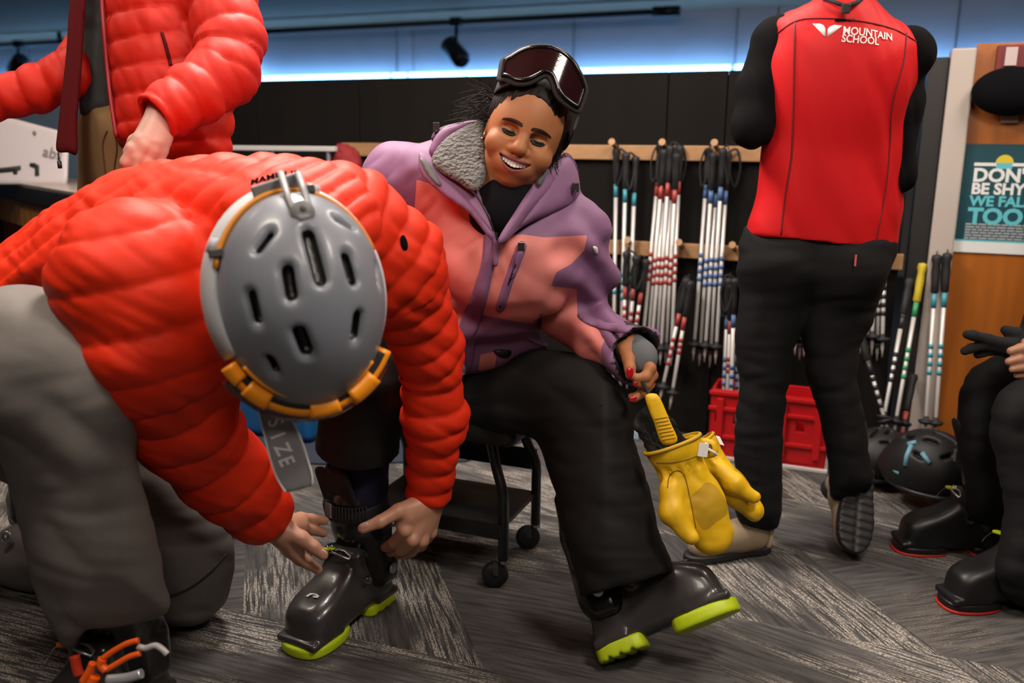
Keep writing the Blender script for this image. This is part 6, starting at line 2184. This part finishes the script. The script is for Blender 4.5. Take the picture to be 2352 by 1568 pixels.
S.ell(hd, (.08, .095, .115), None, k=.02); S.ell(hd + np.array([-.04, -.03, -.06]), (.055, .06, .065), None, k=.03); S.ell(hd + np.array([-.088, -.066, -.03]), (.014, .014, .02), None, k=.012); S.cap(hd, W(2590, 400, 2.25), .055, .06, k=.02)
Vb_, Qb_, _ = S.build(2)
Vx, Qx = one_body([(Va, Qa), (Vb_, Qb_)], [(1, 0, [W(2590, 400, 2.25), W(2600, 500, 2.25), W(2500, 640, 2.16), W(2425, 830, 2.13)])])
link('body', arr_mesh('body', Vx, Qx, mat('skin_tan', (.40, .19, .11), .5)), rp)
S = Solid(.006)
S.ell(hd + np.array([.012, .012, .025]), (.087, .098, .108), None, k=.02); S.ell(hd + np.array([-.09, -.075, -.06]), (.085, .08, .09), None, k=.02, op='s')
solid_obj('hair', S, M_HAIR, rp)
M_RS = mat('red_sole', (.55, .02, .01), .5); M_BB = mat('boot_black', (.007, .007, .008), .42)
boot(frame(Vector(FL(2300, 1268)) + Vector((0, 0, .0)), (-.95, .05, 0), (0, 0, 1)), 'black ski boot with thin red sole and two white clips at the right', M_BB, M_BB, 'lime', badge=False, rivet=False, line=M_RS)
boot(frame(Vector(FL(2420, 1380)), (-.97, -.1, 0), (0, 0, 1)), 'black ski boot half cut by the right edge, nearest the camera', M_BB, M_BB, 'lime', badge=False, rivet=False, line=M_RS)

# ------------------------------------------------------------------ helmets left on the floor by the pillar
M_HB = mat('helmet_black', (.006, .006, .007), .55)
hb_me = arr_mesh('shell', hV, hQ, M_HB)
for (px, py, d, rot, sc, lab) in ((2138, 1068, 2.70, .6, .92, 'black helmet with pale blue stripes on the floor by the pillar'), (2022, 1046, 2.93, -.9, .80, 'black helmet lying partly behind the blue-striped one')):
    c = W(px, py, d); c[2] = max(c[2], .075 * sc + .002)
    M = Matrix.Translation(Vector(c)) @ Matrix.Rotation(rot, 4, 'Z') @ Matrix.Scale(sc, 4)
    e = thing('helmet', lab, 'helmet', group='helmets on the floor', matrix=M)
    link('shell', hb_me, e)
    MB().tube([(HR[0] * .9 * math.cos(a), HR[1] * .9 * math.sin(a), -.07) for a in np.linspace(0, 6.28, 40, endpoint=False)], .008, 8, closed=True).build('edge_trim', M_BM, e)
    for k in (-1, 1):
        MB().tube(spline([(k * .1, .05, -.06), (k * .09, .09, -.068), (k * .05, .135, -.07)], 4), .005, 6, el=((0, 0, 1), .3)).build('chin_strap', M_STRAP, e)
    if sc > .9:
        M_LB = mat('pale_blue_print', (.16, .36, .46), .45)
        for pts in ([(2094, 1022), (2084, 1046), (2080, 1070)], [(2118, 1040), (2136, 1064)], [(2086, 1020), (2106, 1016)], [(2056, 1080), (2068, 1086)]):
            ps_ = []
            for x, y in pts:
                ray = W(x, y, 1) - CP; ray /= np.linalg.norm(ray)
                A = np.array(M.inverted()); o_ = (A[:3, :3] @ CP + A[:3, 3]) / HR; dq = (A[:3, :3] @ ray) / HR
                a_, b_, c_ = dq @ dq, 2 * o_ @ dq, o_ @ o_ - 1; ds = max(b_ * b_ - 4 * a_ * c_, 0)
                ps_.append((o_ + dq * (-b_ - math.sqrt(ds)) / (2 * a_)) * HR * 1.01)
            MB().tube(ps_, .0085, 6).build('stripe', M_LB, e)
        MB().ball((-.06, -.13, -.045), (.02, .012, .01), None, 8).build('badge', mat('badge_green', (.02, .16, .09), .4), e)

for o in bpy.data.objects:
    if '_local' in o:
        del o['_local']
